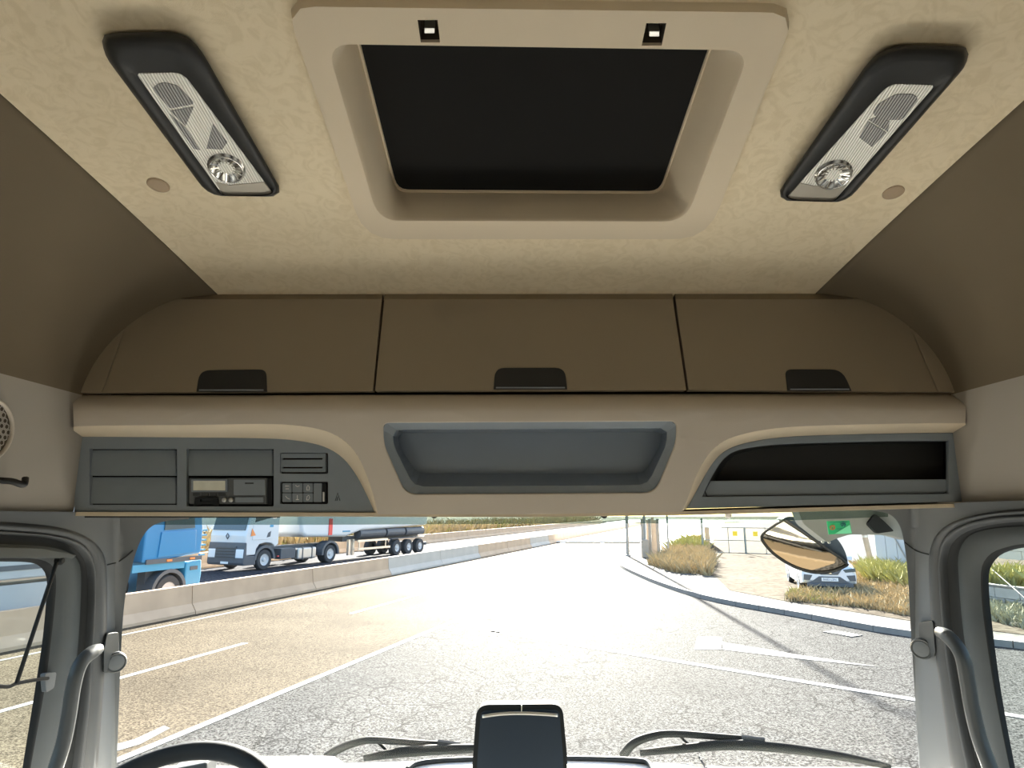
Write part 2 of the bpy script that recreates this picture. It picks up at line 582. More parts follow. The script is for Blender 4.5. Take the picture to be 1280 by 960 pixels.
def wsY(z): return 1.80 + 0.30 * (3.0 - z)
def ws(px, py, off=0.0):
    return plane(px, py, (0, 1.80 + off, 3.0), (0, 1, 0.30))

# ================================================================== CAB SHELL
# ---- ceiling
XW = 1.10
def ceil_pt(x, y):
    z0 = roofz(y)
    ax = abs(x)
    h = z0 - 3.287
    s = max(0.0, (ax - 0.79) / (XW - 0.79))
    s = min(s, 1.0)
    return (x, y, z0 - h * (1 - math.sqrt(max(0.0, 1 - s * s))))
def seamx(y): return 0.82 + (1.62 - y) * 0.105
hatch_out_px = rpoly([(357, 8), (995, 16), (884, 299), (456, 299)], [34, 34, 40, 36], 7)
hatch_hole = [tuple(roof(x, y))[:2] for x, y in rpoly([(385, 20), (965, 26), (870, 290), (470, 290)], 20, 4)]
yb, yf = -0.75, 1.72
outline = [(-seamx(yb), yb), (seamx(yb), yb)]
N = 24
for i in range(1, N + 1): outline.append((seamx(yb + (yf - yb) * i / N), yb + (yf - yb) * i / N))
for i in range(0, N): outline.append((-seamx(yf - (yf - yb) * i / N), yf - (yf - yb) * i / N))
v, f = panelg(outline, [hatch_hole], ceil_pt, (0, 0, 0.012), [x / 20 for x in range(-19, 20)], [yb + 0.1 * i for i in range(1, 25)])
struct('ceiling', v, f, 'headliner', 'tan patterned cloth headliner of the cab roof around the roof hatch')
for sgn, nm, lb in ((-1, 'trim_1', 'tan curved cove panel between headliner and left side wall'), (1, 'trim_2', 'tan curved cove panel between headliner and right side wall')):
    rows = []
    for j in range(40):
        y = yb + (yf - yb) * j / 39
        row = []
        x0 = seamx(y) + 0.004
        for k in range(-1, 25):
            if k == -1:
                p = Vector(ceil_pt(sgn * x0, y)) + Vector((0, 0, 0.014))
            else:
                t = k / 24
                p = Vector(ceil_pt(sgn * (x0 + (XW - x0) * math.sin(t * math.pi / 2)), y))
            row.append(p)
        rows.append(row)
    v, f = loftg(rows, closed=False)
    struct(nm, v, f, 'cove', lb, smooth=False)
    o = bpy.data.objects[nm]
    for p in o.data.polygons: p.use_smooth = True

# outer shell above and in front of the console keeps daylight out, as the cab body does
v, f = join(boxg((0, 0.5, 4.06), (2.4, 2.9, 0.04)), boxg((0, 1.93, 3.55), (2.4, 0.04, 1.06)),
            boxg((-1.19, 0.5, 3.55), (0.04, 2.9, 1.06)), boxg((1.19, 0.5, 3.55), (0.04, 2.9, 1.06)),
            boxg((0, 1.84, 3.025), (2.4, 0.20, 0.03)))
struct('trim_3', v, f, 'shell', 'champagne painted outer roof shell of the cab')
v, f = join(boxg((0, -0.80, 2.6), (2.4, 0.06, 2.9)))
struct('wall_rear', v, f, 'rear', 'beige rear wall of the cab behind the photographer')
v, f = boxg((0, 0.6, 1.27), (2.4, 2.9, 0.06))
struct('floor', v, f, 'floor', 'grey cab floor below the dashboard')
# lower door inner panels and wall behind the side window
for sgn, nm in ((-1, 'left'), (1, 'right')):
    v, f = join(boxg((sgn * 1.20, 0.62, 1.66), (0.06, 2.86, 0.78)), boxg((sgn * 1.19, -0.45, 2.5), (0.04, 0.70, 1.1)))
    struct('trim_4' if sgn < 0 else 'trim_5', v, f, 'doorgrey', 'grey lower door panel on the %s side of the cab' % nm)
# champagne cab front below the windscreen
v, f = boxg((0, 2.09, 1.62), (2.4, 0.10, 1.24))
struct('wall_front', v, f, 'champagne', 'tan painted front panel of the cab below the windscreen', bevel=0.015)

# ---- side wall panels with speaker
for sgn, nm in ((-1, 'left'), (1, 'right')):
    X0 = sgn * 1.10
    v, f = boxg((X0 + sgn * 0.02, 0.44, 3.143), (0.04, 2.36, 0.30))
    struct('wall_' + nm, v, f, 'beige_wall', 'beige upper %s side panel with round speaker above the door' % nm, bevel=0.006)
    cy, cz, R = (1.315, 3.165, 0.068) if sgn < 0 else (1.255, 3.165, 0.068)
    sp = thing('speaker_grille', 'round beige honeycomb speaker grille cut by the %s edge of the frame' % nm, 'speaker', (X0, cy, cz))
    v, f = latheg([(R, -0.004), (R, 0.006), (R - 0.004, 0.009), (R - 0.007, 0.006), (R - 0.007, -0.004)], (X0, cy, cz), (-sgn, 0, 0), 40)
    f = f[:-2]
    obj('ring', v, f, 'beige', sp, smooth=True)
    v, f = latheg([(R - 0.006, -0.003), (R - 0.006, 0.001)], (X0, cy, cz), (-sgn, 0, 0), 40)
    obj('mesh_backing', v, f, 'carcass', sp)
    gs = []
    hx = 0.0135
    for a in range(-6, 7):
        for b in range(-6, 7):
            yy = hx * 1.0 * a + (hx / 2 if b % 2 else 0); zz = hx * 0.866 * b
            if math.hypot(yy, zz) > R - 0.012: continue
            ring = [(X0 - sgn * 0.004, cy + yy + hx * 0.56 * math.cos(math.pi / 6 + k * math.pi / 3), cz + zz + hx * 0.56 * math.sin(math.pi / 6 + k * math.pi / 3)) for k in range(6)]
            ring2 = [(X0 - sgn * 0.004, cy + yy + hx * 0.36 * math.cos(math.pi / 6 + k * math.pi / 3), cz + zz + hx * 0.36 * math.sin(math.pi / 6 + k * math.pi / 3)) for k in range(6)]
            gs.append(loftg([ring, ring2]))
    g = join(*gs)
    o = obj('honeycomb', g[0], g[1], 'beige_wall', sp)
    o['kind'] = 'stuff'
# coat hook on the left side panel
hk = thing('coat_hook', 'small dark coat hook on the left beige side panel', 'hook', (-1.10, 1.27, 3.05))
p0 = side(-14, 600, -1.098, 0)
v, f = latheg([(0.020, 0), (0.020, 0.006), (0.012, 0.010)], (-1.099, p0.y, p0.z), (1, 0, 0), 18)
obj('base', v, f, 'black_in', hk)
v, f = tubeg(spline([(-1.09, p0.y + .005, p0.z), (-1.065, p0.y + .02, p0.z - 0.002), (-1.055, p0.y + .04, p0.z - .008), (-1.06, p0.y + .05, p0.z + .006)], 5), 0.007, 8)
obj('prong', v, f, 'black_in', hk, smooth=True)

# ---- pillars, door frames, side windows
def pillar(sgn, C0, S1, top, nm, label, X1):
    outl = top + C0 + list(reversed(S1))
    def fm(px, py):
        a = side(px, py, X1)
        b = ws(px, py, -0.03)
        return a if a.y < b.y and a.y > 0 else b
    v, f = panelg(outl, [], fm, (sgn * 0.03, 0.03, 0), [C0[0][0] * 0 + q for q in ([20 * i for i in range(0, 14)] if sgn < 0 else [1040 + 20 * i for i in range(0, 14)])] +
                  ([138, 144, 150, 156, 164, 172] if sgn < 0 else [1108, 1116, 1124, 1132, 1138, 1144, 1150, 1156]), list(range(660, 985, 20)))
    o = struct(nm, v, f, 'pillar', label)
    for p in o.data.polygons: p.use_smooth = True
    md = o.modifiers.new('edge', 'EDGE_SPLIT'); md.split_angle = math.radians(50)
    return o
C0L = spline([(236, 649), (205, 652), (186, 661), (173, 682), (163, 716), (156, 750), (152, 800), (149, 870), (146, 960), (145, 1010)], 4)
S1L = spline([(-60, 648), (0, 652), (60, 657), (95, 665), (117, 677), (129, 692), (133, 708), (134, 740), (133, 800), (128, 880), (122, 960), (118, 1010)], 4)
pillar(-1, C0L, S1L, [(-60, 638), (98, 640), (238, 643)], 'trim_6', 'grey plastic windscreen pillar trim on the driver side', -1.085)
C0R = spline([(1090, 638), (1112, 643), (1124, 656), (1130, 678), (1135, 720), (1138, 780), (1143, 860), (1149, 960), (1152, 1010)], 4)
S1R = spline([(1330, 632), (1280, 636), (1240, 640), (1202, 648), (1176, 662), (1165, 680), (1161, 702), (1163, 760), (1168, 810), (1178, 880), (1189, 960), (1196, 1010)], 4)
pillar(1, C0R, S1R, [(1330, 624), (1205, 628), (1090, 634)], 'trim_7', 'grey plastic windscreen pillar trim on the passenger side', 1.075)

for nm, X1, sg, pts in (('trim_6', -1.085, -1, [(134, 706), (146, 703), (156, 697), (166, 688)]), ('trim_7', 1.075, 1, [(1131, 678), (1140, 685), (1149, 690), (1161, 693)])):
    P = []
    for x, y in spline(pts, 4):
        a = side(x, y, X1); b = ws(x, y, -0.03)
        P.append((a if 0 < a.y < b.y else b) + Vector((-sg * 0.0005, -0.0008, 0)))
    obj('trim_seam', *tubeg(P, 0.0016, 6), 'rubber_dk', bpy.data.objects[nm])

def doorset(sgn, curves, nm, label, wnm, wlabel):
    root = thing(nm, label, None, (sgn * 1.15, 0.6, 1.3), 0, None, 'structure')
    NN = 60
    R3 = []
    for pts, X in curves:
        cv = resample([(p[0], p[1], 0) for p in spline(pts, 6)], NN)
        R3.append([side(p[0], p[1], sgn * X) for p in cv])
    def rib(a, b, bulge, n=5):
        rings = []
        for i in range(n + 1):
            t = i / n
            rings.append([a[k].lerp(b[k], t) + Vector((-sgn * bulge * math.sin(math.pi * t), -bulge * 0.4 * math.sin(math.pi * t), 0)) for k in range(NN)])
        return loftg(rings, closed=False)
    specs = [(0, 1, 0.010, 'rubber', 'outer_seal'), (1, 2, 0.012, 'rubber', 'inner_seal'), (2, 3, -0.004, 'rubber_dk', 'seal_gap'), (3, 4, 0.008, 'doorgrey', 'door_frame'), (4, 5, 0.004, 'rubber_dk', 'window_gasket')]
    for a, b, bu, m, n in specs:
        v, f = rib(R3[a], R3[b], bu)
        obj(n, v, f, m, root, smooth=True)
    # glass
    g = R3[5]
    poly = [g[k] for k in range(NN)]
    lo = [poly[0] + Vector((0, -0.6, 0)), ]
    a, b = poly[0], poly[-1]
    ring = poly + [Vector((b.x, -0.1, b.z)), Vector((a.x, -0.1, a.z))]
    n = len(ring)
    V = [tuple(p) for p in ring] + [tuple(p + Vector((sgn * 0.005, 0, 0))) for p in ring]
    Fc = [tuple(range(n)), tuple(range(2 * n - 1, n - 1, -1))] + [(i, (i + 1) % n, n + (i + 1) % n, n + i) for i in range(n)]
    struct(wnm, V, Fc, 'side_glass', wlabel)
    return root, R3
S2L = [(-60, 659), (0, 663), (60, 668), (95, 676), (112, 690), (118, 708), (119, 740), (117, 800), (112, 880), (104, 960), (99, 1010)]
S3L = [(-60, 664), (0, 668), (55, 672), (88, 682), (104, 698), (109, 715), (110, 745), (107, 800), (100, 880), (90, 960), (84, 1010)]
S4L = [(-60, 678), (0, 680), (55, 683), (85, 690), (97, 700), (101, 715), (101, 745), (98, 800), (90, 880), (78, 960), (70, 1010)]
S5L = [(-60, 696), (0, 697), (38, 698), (58, 702), (68, 712), (70, 735), (65, 790), (56, 860), (40, 950), (30, 1010)]
S6L = [(-60, 702), (0, 702), (36, 703), (51, 709), (58, 722), (58, 745), (53, 800), (44, 860), (28, 960), (20, 1010)]
S1Lr = [(-60, 648), (0, 652), (60, 657), (95, 665), (117, 677), (129, 692), (133, 708), (134, 740), (133, 800), (128, 880), (122, 960), (118, 1010)]
doorset(-1, [(S1Lr, 1.085), (S2L, 1.085), (S3L, 1.10), (S4L, 1.105), (S5L, 1.115), (S6L, 1.13)], 'door_1',
        'grey driver side door frame with ribbed rubber seals', 'window_2', 'clear driver side door window')
S1Rr = [(1330, 632), (1280, 636), (1240, 640), (1202, 648), (1176, 662), (1165, 680), (1161, 702), (1163, 760), (1168, 810), (1178, 880), (1189, 960), (1196, 1010)]
S2R = [(1330, 640), (1280, 643), (1240, 646), (1205, 655), (1184, 668), (1175, 684), (1173, 705), (1176, 760), (1182, 820), (1196, 900), (1208, 960), (1218, 1010)]
S3R = [(1330, 651), (1280, 652), (1240, 656), (1210, 664), (1193, 676), (1186, 690), (1184, 710), (1187, 760), (1195, 830), (1207, 900), (1220, 960), (1231, 1010)]
S4R = [(1330, 657), (1280, 658), (1240, 661), (1215, 668), (1203, 680), (1198, 695), (1198, 715), (1202, 770), (1210, 830), (1222, 900), (1236, 960), (1248, 1010)]
S5R = [(1330, 678), (1280, 680), (1258, 684), (1240, 691), (1229, 704), (1226, 722), (1228, 760), (1236, 820), (1246, 880), (1262, 960), (1274, 1010)]
S6R = [(1330, 682), (1285, 684), (1264, 688), (1249, 695), (1239, 708), (1236, 724), (1238, 760), (1245, 820), (1254, 880), (1269, 960), (1281, 1010)]
doorset(1, [(S1Rr, 1.075), (S2R, 1.075), (S3R, 1.09), (S4R, 1.095), (S5R, 1.105), (S6R, 1.12)], 'door_2',
        'grey passenger side door frame with ribbed rubber seals', 'window_3', 'clear passenger side door window')
# roller blind header on the left door
hp = [(-60, 681), (55, 685), (86, 691), (97, 694), (92, 698), (64, 698), (-60, 697)]
v, f = panelg(hp, [], lambda x, y: side(x, y, -1.085), (-0.02, 0, 0), [0, 30, 60], [])
rb = obj('blind_cassette', v, f, 'doorgrey', bpy.data.objects['door_1'], bevel=0.003)

# sun blind arm across the left window
arm = thing('blind_arm', 'thin black folding sun blind arm across the driver side window', 'blind arm', tuple(side(62, 850, -1.10)))
P = [side(71, 702, -1.092), side(20, 856, -1.092)]
v, f = tubeg(P, 0.0045, 8)
obj('rod', v, f, 'rubber_dk', arm, smooth=True)
P = [side(x, y, -1.092) for x, y in spline([(-40, 855), (0, 858), (12, 858), (22, 854), (50, 849), (60, 848)], 4)]
v, f = tubeg(P, 0.004, 8)
obj('lower_rod', v, f, 'rubber_dk', arm, smooth=True)
v, f = panelg(rpoly([(56, 842), (71, 840), (68, 860), (58, 866)], 3, 3), [], lambda x, y: side(x, y, -1.098), (-0.012, 0, 0))
obj('bracket', v, f, 'pillar', arm, bevel=0.002)
v, f = latheg([(0.010, 0), (0.010, 0.012), (0.006, 0.016)], tuple(side(71, 701, -1.100)), (1, 0, 0), 14)
obj('pivot', v, f, 'rubber_dk', arm)

# ---- grab handles with round mounts
def grab(sgn, path, cap_c, mount, label, cap_label, X):
    root = thing('grab_handle', label, 'grab handle', tuple(side(path[-1][0], path[-1][1], sgn * X)), 0, 'pillar grab handles')
    P = [side(p[0], p[1], sgn * X) for p in spline(path, 6)]
    rr = [0.0165] * len(P)
    for i in range(6): rr[i] = 0.0125 + 0.004 * i / 6
    v, f = tubeg(P, rr, 14)
    obj('bar', v, f, 'handle', root, smooth=True)
    def fm(x, y):
        a = side(x, y, sgn * (X + 0.035)); b = ws(x, y, -0.05)
        return a if 0 < a.y < b.y else b
    v, f = panelg(mount, [], fm, (sgn * 0.02, 0.02, 0))
    obj('mount', v, f, 'handle', root, bevel=0.003)
    c = fm(*cap_c) + Vector((-sgn * 0.004, -0.004, 0))
    ax = Vector((-sgn * 0.72, -0.69, 0))
    v, f = latheg([(0.027, -0.004), (0.027, 0.010), (0.024, 0.014), (0.020, 0.0125)], tuple(c), tuple(ax), 32)
    cp = obj('cap', v, f, 'handle', root, smooth=False, bevel=0.0)
    v, f = latheg([(0.020, 0.0126), (0.019, 0.0140), (0.010, 0.0150)], tuple(c), tuple(ax), 32)
    obj('cap_face', v, f, 'pillar', cp)
grab(-1, [(124, 811), (116, 815), (105, 824), (97, 838), (91, 862), (86, 895), (79, 930), (69, 962), (58, 1000)], (143, 827), rpoly([(134, 792), (148, 790), (150, 838), (130, 842), (130, 815)], 3, 3),
     'grey tubular grab handle on the driver side pillar', '', 1.03)
grab(1, [(1174, 790), (1184, 795), (1196, 808), (1204, 824), (1209, 850), (1215, 885), (1224, 922), (1237, 958), (1252, 1000)], (1154, 810), rpoly([(1148, 778), (1166, 776), (1169, 816), (1166, 822), (1150, 822)], 3, 3),
     'grey tubular grab handle on the passenger side pillar', '', 1.025)

# ---- windscreen
wsr = thing('window_1', 'wide windscreen with tinted top band and sticker corner', None, (0, 1.95, 2.3), 0, None, 'structure')
def wsp(x, z, off=0.0): return Vector((x, wsY(z) + off, z))
g = []
for zz in (2.22, 3.02):
    g.append([wsp(x / 10 * 1.17, zz) for x in range(-10, 11)])
v, f = loftg(g, closed=False)
obj('pane', v, f, 'glass', wsr)
v, f = panelg([(150, 634), (1110, 626), (1110, 646), (900, 654), (640, 655), (400, 656), (200, 656), (150, 656)], [], lambda x, y: ws(x, y, -0.006), (0, 0.003, 0))
obj('tinted_band', v, f, 'tint', wsr)
for x in (543, 755, 344, 910):
    c = ws(x, 644, -0.012)
    v, f = latheg([(0.009, 0), (0.009, 0.004), (0.005, 0.006)], tuple(c), (0, -1, 0), 16)
    obj('sensor_dot' if x in (543, 755) else 'clip_dot', v, f, 'rubber_dk' if x in (543, 755) else 'white_mark', wsr)

# ================================================================== ROOF HATCH
NR = 96
hroot = thing('roof_hatch', 'beige framed roof hatch with closed black blind', 'roof hatch', tuple(roof(668, 160)))
def down(p, d): return Vector(p) + Vector((0, -RS, -1)).normalized() * d
out_px = resample([(a, b, 0) for a, b in hatch_out_px], NR, True)
in_px_raw = rpoly([(408, 55), (938, 63), (857, 277), (473, 276)], [30, 30, 26, 26], 6)
out_w = [roof(p[0], p[1], -0.018) for p in out_px]
cen = sum(out_w, Vector()) / NR
r0 = [down(cen + (p - cen) * 1.012, -0.022) for p in out_w]
r1 = [down(cen + (p - cen) * 1.004, -0.006) for p in out_w]
v, f = loftg([r0, r1, out_w])
obj('frame_edge', v, f, 'beige_light', hroot, smooth=True)
def rectpx(x0, y0, x1, y1, sk=0): return [(x0, y0), (x1, y0), (x1 + sk, y1), (x0 + sk, y1)]
slot1 = [(522, 25), (547, 25), (550, 53), (526, 53)]
slot2 = [(808, 29), (833, 29), (827, 57), (802, 57)]
fr_outer = [(p[0], p[1]) for p in out_px]
NI = 220
in_px = resample([(a, b, 0) for a, b in in_px_raw], NI, True)
v, f = panelg(fr_outer, [[(p[0], p[1]) for p in in_px], slot1, slot2], lambda x, y: roof(x, y, -0.018), (0, 0.001, 0.006))
obj('frame', v, f, 'beige_light', hroot)
# lining of the opening
NI = 220
in_px = resample([(a, b, 0) for a, b in in_px_raw], NI, True)
bl_px_raw = rpoly([(440, 30), (898, 36), (827, 241), (494, 239)], [4, 4, 14, 14], 6)
def match(ring_a, ring_b):
    best = min(range(len(ring_b)), key=lambda k: (Vector(ring_b[k]) - Vector(ring_a[0])).length)
    return ring_b[best:] + ring_b[:best]
bl_px = resample([(a, b, 0) for a, b in bl_px_raw], NI, True)
ia = [roof(p[0], p[1], -0.018) for p in in_px]
ib = [roof(p[0], p[1], 0.085) for p in bl_px]
ic = sum(ia, Vector()) / NI
ia2 = [down(ic + (p - ic) * 0.985, -0.006) for p in ia]
ib = match(ia, ib)
v, f = loftg([ia, ia2, ib])
obj('lining', v, f, 'beige_light', hroot, smooth=True)
bc = sum(ib, Vector()) / NI
v, f = loftg([[bc + (p - bc) * 1.0 for p in ib], [down(bc + (p - bc) * 0.995, 0.004) for p in ib], [down(bc + (p - bc) * 0.985, 0.004) for p in ib], [down(bc + (p - bc) * 0.98, -0.002) for p in ib]])
obj('blind_trim', v, f, 'beige_light', hroot, smooth=False)
n = len(ib)
V = [tuple(down(p, -0.001)) for p in ib] + [tuple(down(p, -0.006)) for p in ib]
obj('blind', V, [tuple(range(n)), tuple(range(2 * n - 1, n - 1, -1))] + [(i, (i + 1) % n, n + (i + 1) % n, n + i) for i in range(n)], 'black_soft', hroot)
for sl in (slot1, slot2):
    a = [roof(x, y, -0.018) for x, y in sl]
    b = [down(p, -0.03) for p in a]
    v, f = loftg([a, b], True, False, True)
    s = obj('latch_pocket', v, f, 'carcass', hroot)
    cx = sum(p[0] for p in sl) / 4; cy_ = sum(p[1] for p in sl) / 4
    q = [roof(cx + dx, cy_ + dy, -0.010) for dx, dy in ((-6, -4), (7, -4), (7, 3), (-6, 3))]
    v, f = loftg([q, [down(p, -0.018) for p in q]], True, True, True)
    obj('latch_tongue', v, f, 'steel', s, bevel=0.001)

# ================================================================== ROOF LAMPS
def lamp(outl, lens, label, reflector, mid, end, spot_c, spot_r, tilt):
    root = thing('reading_lamp', label, 'lamp', tuple(roof(sum(p[0] for p in outl) / len(outl), sum(p[1] for p in outl) / len(outl))), 0, 'roof reading lamps')
    n = 72
    o = [Vector(p) for p in resample([(a, b, 0) for a, b in outl], n, True)]
    l = [Vector(p) for p in resample([(a, b, 0) for a, b in lens], n, True)]
    # match by angle from the lens centre
    lc = sum(l, Vector()) / n
    l2 = []
    bi = min(range(n), key=lambda k: (l[k] - o[0]).length)
    l2 = l[bi:] + l[:bi]
    oc = sum(o, Vector()) / n
    def R(pts, off): return [roof(p.x, p.y, -off) for p in pts]
    rings = [R([oc + (p - oc) * 1.0 for p in o], -0.004), R(o, 0.014), R([p.lerp(q, 0.12) for p, q in zip(o, l2)], 0.030), R([p.lerp(q, 0.45) for p, q in zip(o, l2)], 0.034), R([p.lerp(q, 0.85) for p, q in zip(o, l2)], 0.027), R(l2, 0.024)]
    v, f = loftg(rings)
    obj('housing', v, f, 'black_in', root, smooth=True)
    v, f = panelg(lens, [], lambda x, y: roof(x, y, -0.026), (0, 0.001, 0.006))
    ln = obj('lens', v, f, 'lens', root, bevel=0.001)
    v, f = panelg(reflector, [], lambda x, y: roof(x, y, -0.0275), (0, 0.0005, 0.002))
    obj('reflector', v, f, 'lens_grey', ln)
    for k, q in enumerate(mid):
        v, f = panelg(q, [], lambda x, y: roof(x, y, -0.0275), (0, 0.0005, 0.002))
        obj('lens_facet', v, f, 'lens_grey', ln)
    v, f = panelg(end, [], lambda x, y: roof(x, y, -0.0275), (0, 0.0005, 0.002))
    obj('end_plate', v, f, 'lens_silver', root)
    el = [(spot_c[0] + spot_r[0] * math.cos(a) * math.cos(tilt) - spot_r[1] * math.sin(a) * math.sin(tilt), spot_c[1] + spot_r[0] * math.cos(a) * math.sin(tilt) + spot_r[1] * math.sin(a) * math.cos(tilt)) for a in [2 * math.pi * k / 28 for k in range(28)]]
    r1 = [roof(x, y, -0.027) for x, y in el]
    c = roof(*spot_c, -0.024)
    r2 = [p.lerp(c, 0.12) + Vector((0, 0, -0.004)) for p in r1]
    r3 = [p.lerp(c, 0.85) + Vector((0, 0, 0.002)) for p in r1]
    v, f = loftg([r1, r2, r3], True, False, True)
    sp = obj('spotlight', v, f, 'spot', root)
    gs = []
    for k in range(0, 28, 2):
        gs.append(tubeg([r2[k], r3[k]], 0.0016, 5))
    g = join(*gs)
    obj('facet_ribs', g[0], g[1], 'chrome', sp)
    v, f = tubeg(r2 + [r2[0]], 0.0018, 6, False)
    obj('bezel', v, f, 'chrome', sp, smooth=True)
outL = rpoly([(126, 44), (142, 41), (238, 39), (352, 238), (344, 246), (270, 245), (255, 237), (131, 70)], [10, 8, 34, 6, 6, 14, 10, 12], 5)
lenL = rpoly([(170, 92), (228, 91), (342, 243), (279, 245)], [6, 14, 3, 3], 5)
lamp(outL, lenL, 'black framed roof reading lamp left of the roof hatch',
     rpoly([(190, 110), (203, 103), (222, 107), (238, 124), (243, 130), (212, 136)], 5, 4),
     [[(213, 139), (242, 134), (232, 158)], [(212, 143), (232, 160), (250, 188), (242, 186)], [(266, 155), (284, 178), (278, 187), (258, 186)]],
     [(270, 228), (286, 232), (330, 228), (342, 243), (279, 245)], (283, 210), (25, 17), 0.35)
outR = rpoly([(1212, 60), (1196, 57), (1100, 56), (972, 242), (980, 251), (1050, 253), (1064, 246), (1208, 82)], [10, 8, 34, 6, 6, 14, 10, 12], 5)
lenR = rpoly([(1169, 107), (1112, 105), (982, 249), (1042, 252)], [6, 14, 3, 3], 5)
lamp(outR, lenR, 'black framed roof reading lamp right of the roof hatch',
     rpoly([(1098, 130), (1120, 118), (1142, 118), (1148, 124), (1128, 150), (1100, 150), (1090, 142)], 5, 4),
     [[(1086, 150), (1098, 146), (1112, 152), (1110, 165)], [(1085, 152), (1108, 166), (1090, 184), (1074, 172)]],
     [(1000, 229), (1018, 233), (1058, 232), (1042, 252), (982, 249)], (1042, 218), (25, 17), -0.35)

for cx, cy_, lb in ((198, 231, 'small round brown screw cap on the headliner left of the hatch'), (1117, 240, 'small round brown screw cap on the headliner right of the hatch')):
    c = roof(cx, cy_)
    nrm = Vector((0, -RS, -1)).normalized()
    v, f = latheg([(0.022, -0.003), (0.022, 0.002), (0.0195, 0.004), (0.012, 0.005)], tuple(c), tuple(nrm), 28)
    tag(obj('screw_cap', v, f, 'cap_brown'), lb, 'cap', 'headliner screw caps')

# ================================================================== OVERHEAD CONSOLE
def fasY(py):
    if py < 514: return 1.55 + 0.045 * ((514 - py) / 20.0) ** 2
    return 1.55 + 0.05 * (py - 514) / 128.0
def fas(px, py): return atY(px, py, fasY(py))
PANY = 1.612
lp_in = [(93, 546)] + spline([(130, 546), (250, 547), (330, 548), (372, 551), (404, 558), (428, 572), (446, 595), (460, 622), (468, 640)], 5) + [(93, 641)]
lp_out = [(92, 533)] + spline([(130, 532), (250, 531), (340, 530), (392, 535), (425, 547), (446, 568), (459, 596), (467, 620), (472, 641)], 5) + [(92, 642)]
rp_in = [(1206, 541)] + spline([(1160, 541), (1060, 543), (985, 546), (940, 552), (911, 561), (893, 576), (878, 600), (866, 622), (858, 636)], 5) + [(1206, 627)]
rp_out = [(1207, 529)] + spline([(1160, 529), (1060, 531), (985, 534), (935, 541), (902, 553), (882, 573), (868, 600), (860, 622), (853, 638)], 5) + [(1207, 629)]
ct_px = rpoly([(477, 527), (847, 525), (847, 552), (820, 617), (506, 619), (478, 555)], [10, 10, 12, 16, 16, 12], 5)
con = thing('overhead_console', 'beige overhead console fascia above the windscreen', 'console', (0.02, 1.6, 3.0))
fo = rpoly([(91, 494), (1208, 490), (1208, 633), (660, 643), (92, 643)], [12, 12, 4, 0, 4], 4)
# fascia with notches: outline runs around the two corner panels
fo = [(91, 500), (94, 494), (300, 494), (700, 493), (1000, 492), (1204, 490), (1208, 496)] + rp_out[:-1] + [(853, 640), (660, 643), (472, 643)] + list(reversed(lp_out[:-1]))
v, f = panelg(fo, [ct_px], fas, (0, 0.012, 0), list(range(120, 1200, 40)), [497, 500, 503, 506, 510, 514, 530, 550, 575, 600, 625])
o = obj('fascia', v, f, 'beige', con)
for p in o.data.polygons: p.use_smooth = True
md = o.modifiers.new('edge', 'EDGE_SPLIT'); md.split_angle = math.radians(40)
for a, b in ((lp_out, lp_in), (rp_out, rp_in)):
    n = 60
    A = [fas(p[0], p[1]) for p in resample([(x, y, 0) for x, y in a[:-1]], n)]
    B = [atY(p[0], p[1], PANY) for p in resample([(x, y, 0) for x, y in b[:-1]], n)]
    mid = [p.lerp(q, 0.12) + Vector((0, -0.001, -0.001)) for p, q in zip(A, B)]
    v, f = loftg([A, mid, B], closed=False)
    obj('panel_surround', v, f, 'beige_light', con, smooth=True)
# bottom lip returning to the windscreen
lipo = [(88, 640), (470, 641), (660, 642), (853, 639), (1208, 629), (1208, 634), (853, 644), (660, 646.5), (470, 646), (88, 645)]
v, f = panelg(lipo, [], lambda x, y: atY(x, y, 1.603), (0, 0.17, 0.004), list(range(150, 1200, 80)))
obj('bottom_lip', v, f, 'beige_light', con, bevel=0.002)
def doorY(py):
    y = 1.585 + 0.07 * (489 - py) / 135.0
    if py < 374: y += 0.07 * ((374 - py) / 22.0)
    return y
def dsurf(px, py): return atY(px, py, doorY(py))
capl = [(88, 491)] + spline([(97, 482), (114, 452), (131, 424), (147, 402), (164, 386)], 4) + [(165, 391), (150, 425), (127, 491)]
v, f = panelg(capl, [], dsurf, (0, 0.04, 0), [], [390, 410, 440, 470])
obj('end_cap', v, f, 'door_beige', con, bevel=0.003)
capr = [(1211, 490)] + spline([(1203, 478), (1187, 448), (1168, 420), (1150, 400), (1130, 385)], 4) + [(1128, 390), (1146, 425), (1173, 490)]
v, f = panelg(capr, [], dsurf, (0, 0.04, 0), [], [390, 410, 440, 470])
obj('end_cap', v, f, 'door_beige', con, bevel=0.003)
# carcass behind the doors, seen in the joints
cc = [(80, 515), (90, 480), (114, 448), (147, 398), (170, 384), (260, 360), (480, 350), (640, 347), (835, 349), (1060, 363), (1130, 384), (1150, 398), (1187, 446), (1210, 480), (1216, 510)]
v, f = panelg(cc, [], lambda x, y: atY(x, y, 1.70), (0, 0.02, 0))
obj('carcass', v, f, 'carcass', con)
v, f = boxg((0.02, 1.70, 3.18), (2.14, 0.02, 0.33))
obj('back_board', v, f, 'carcass', con)

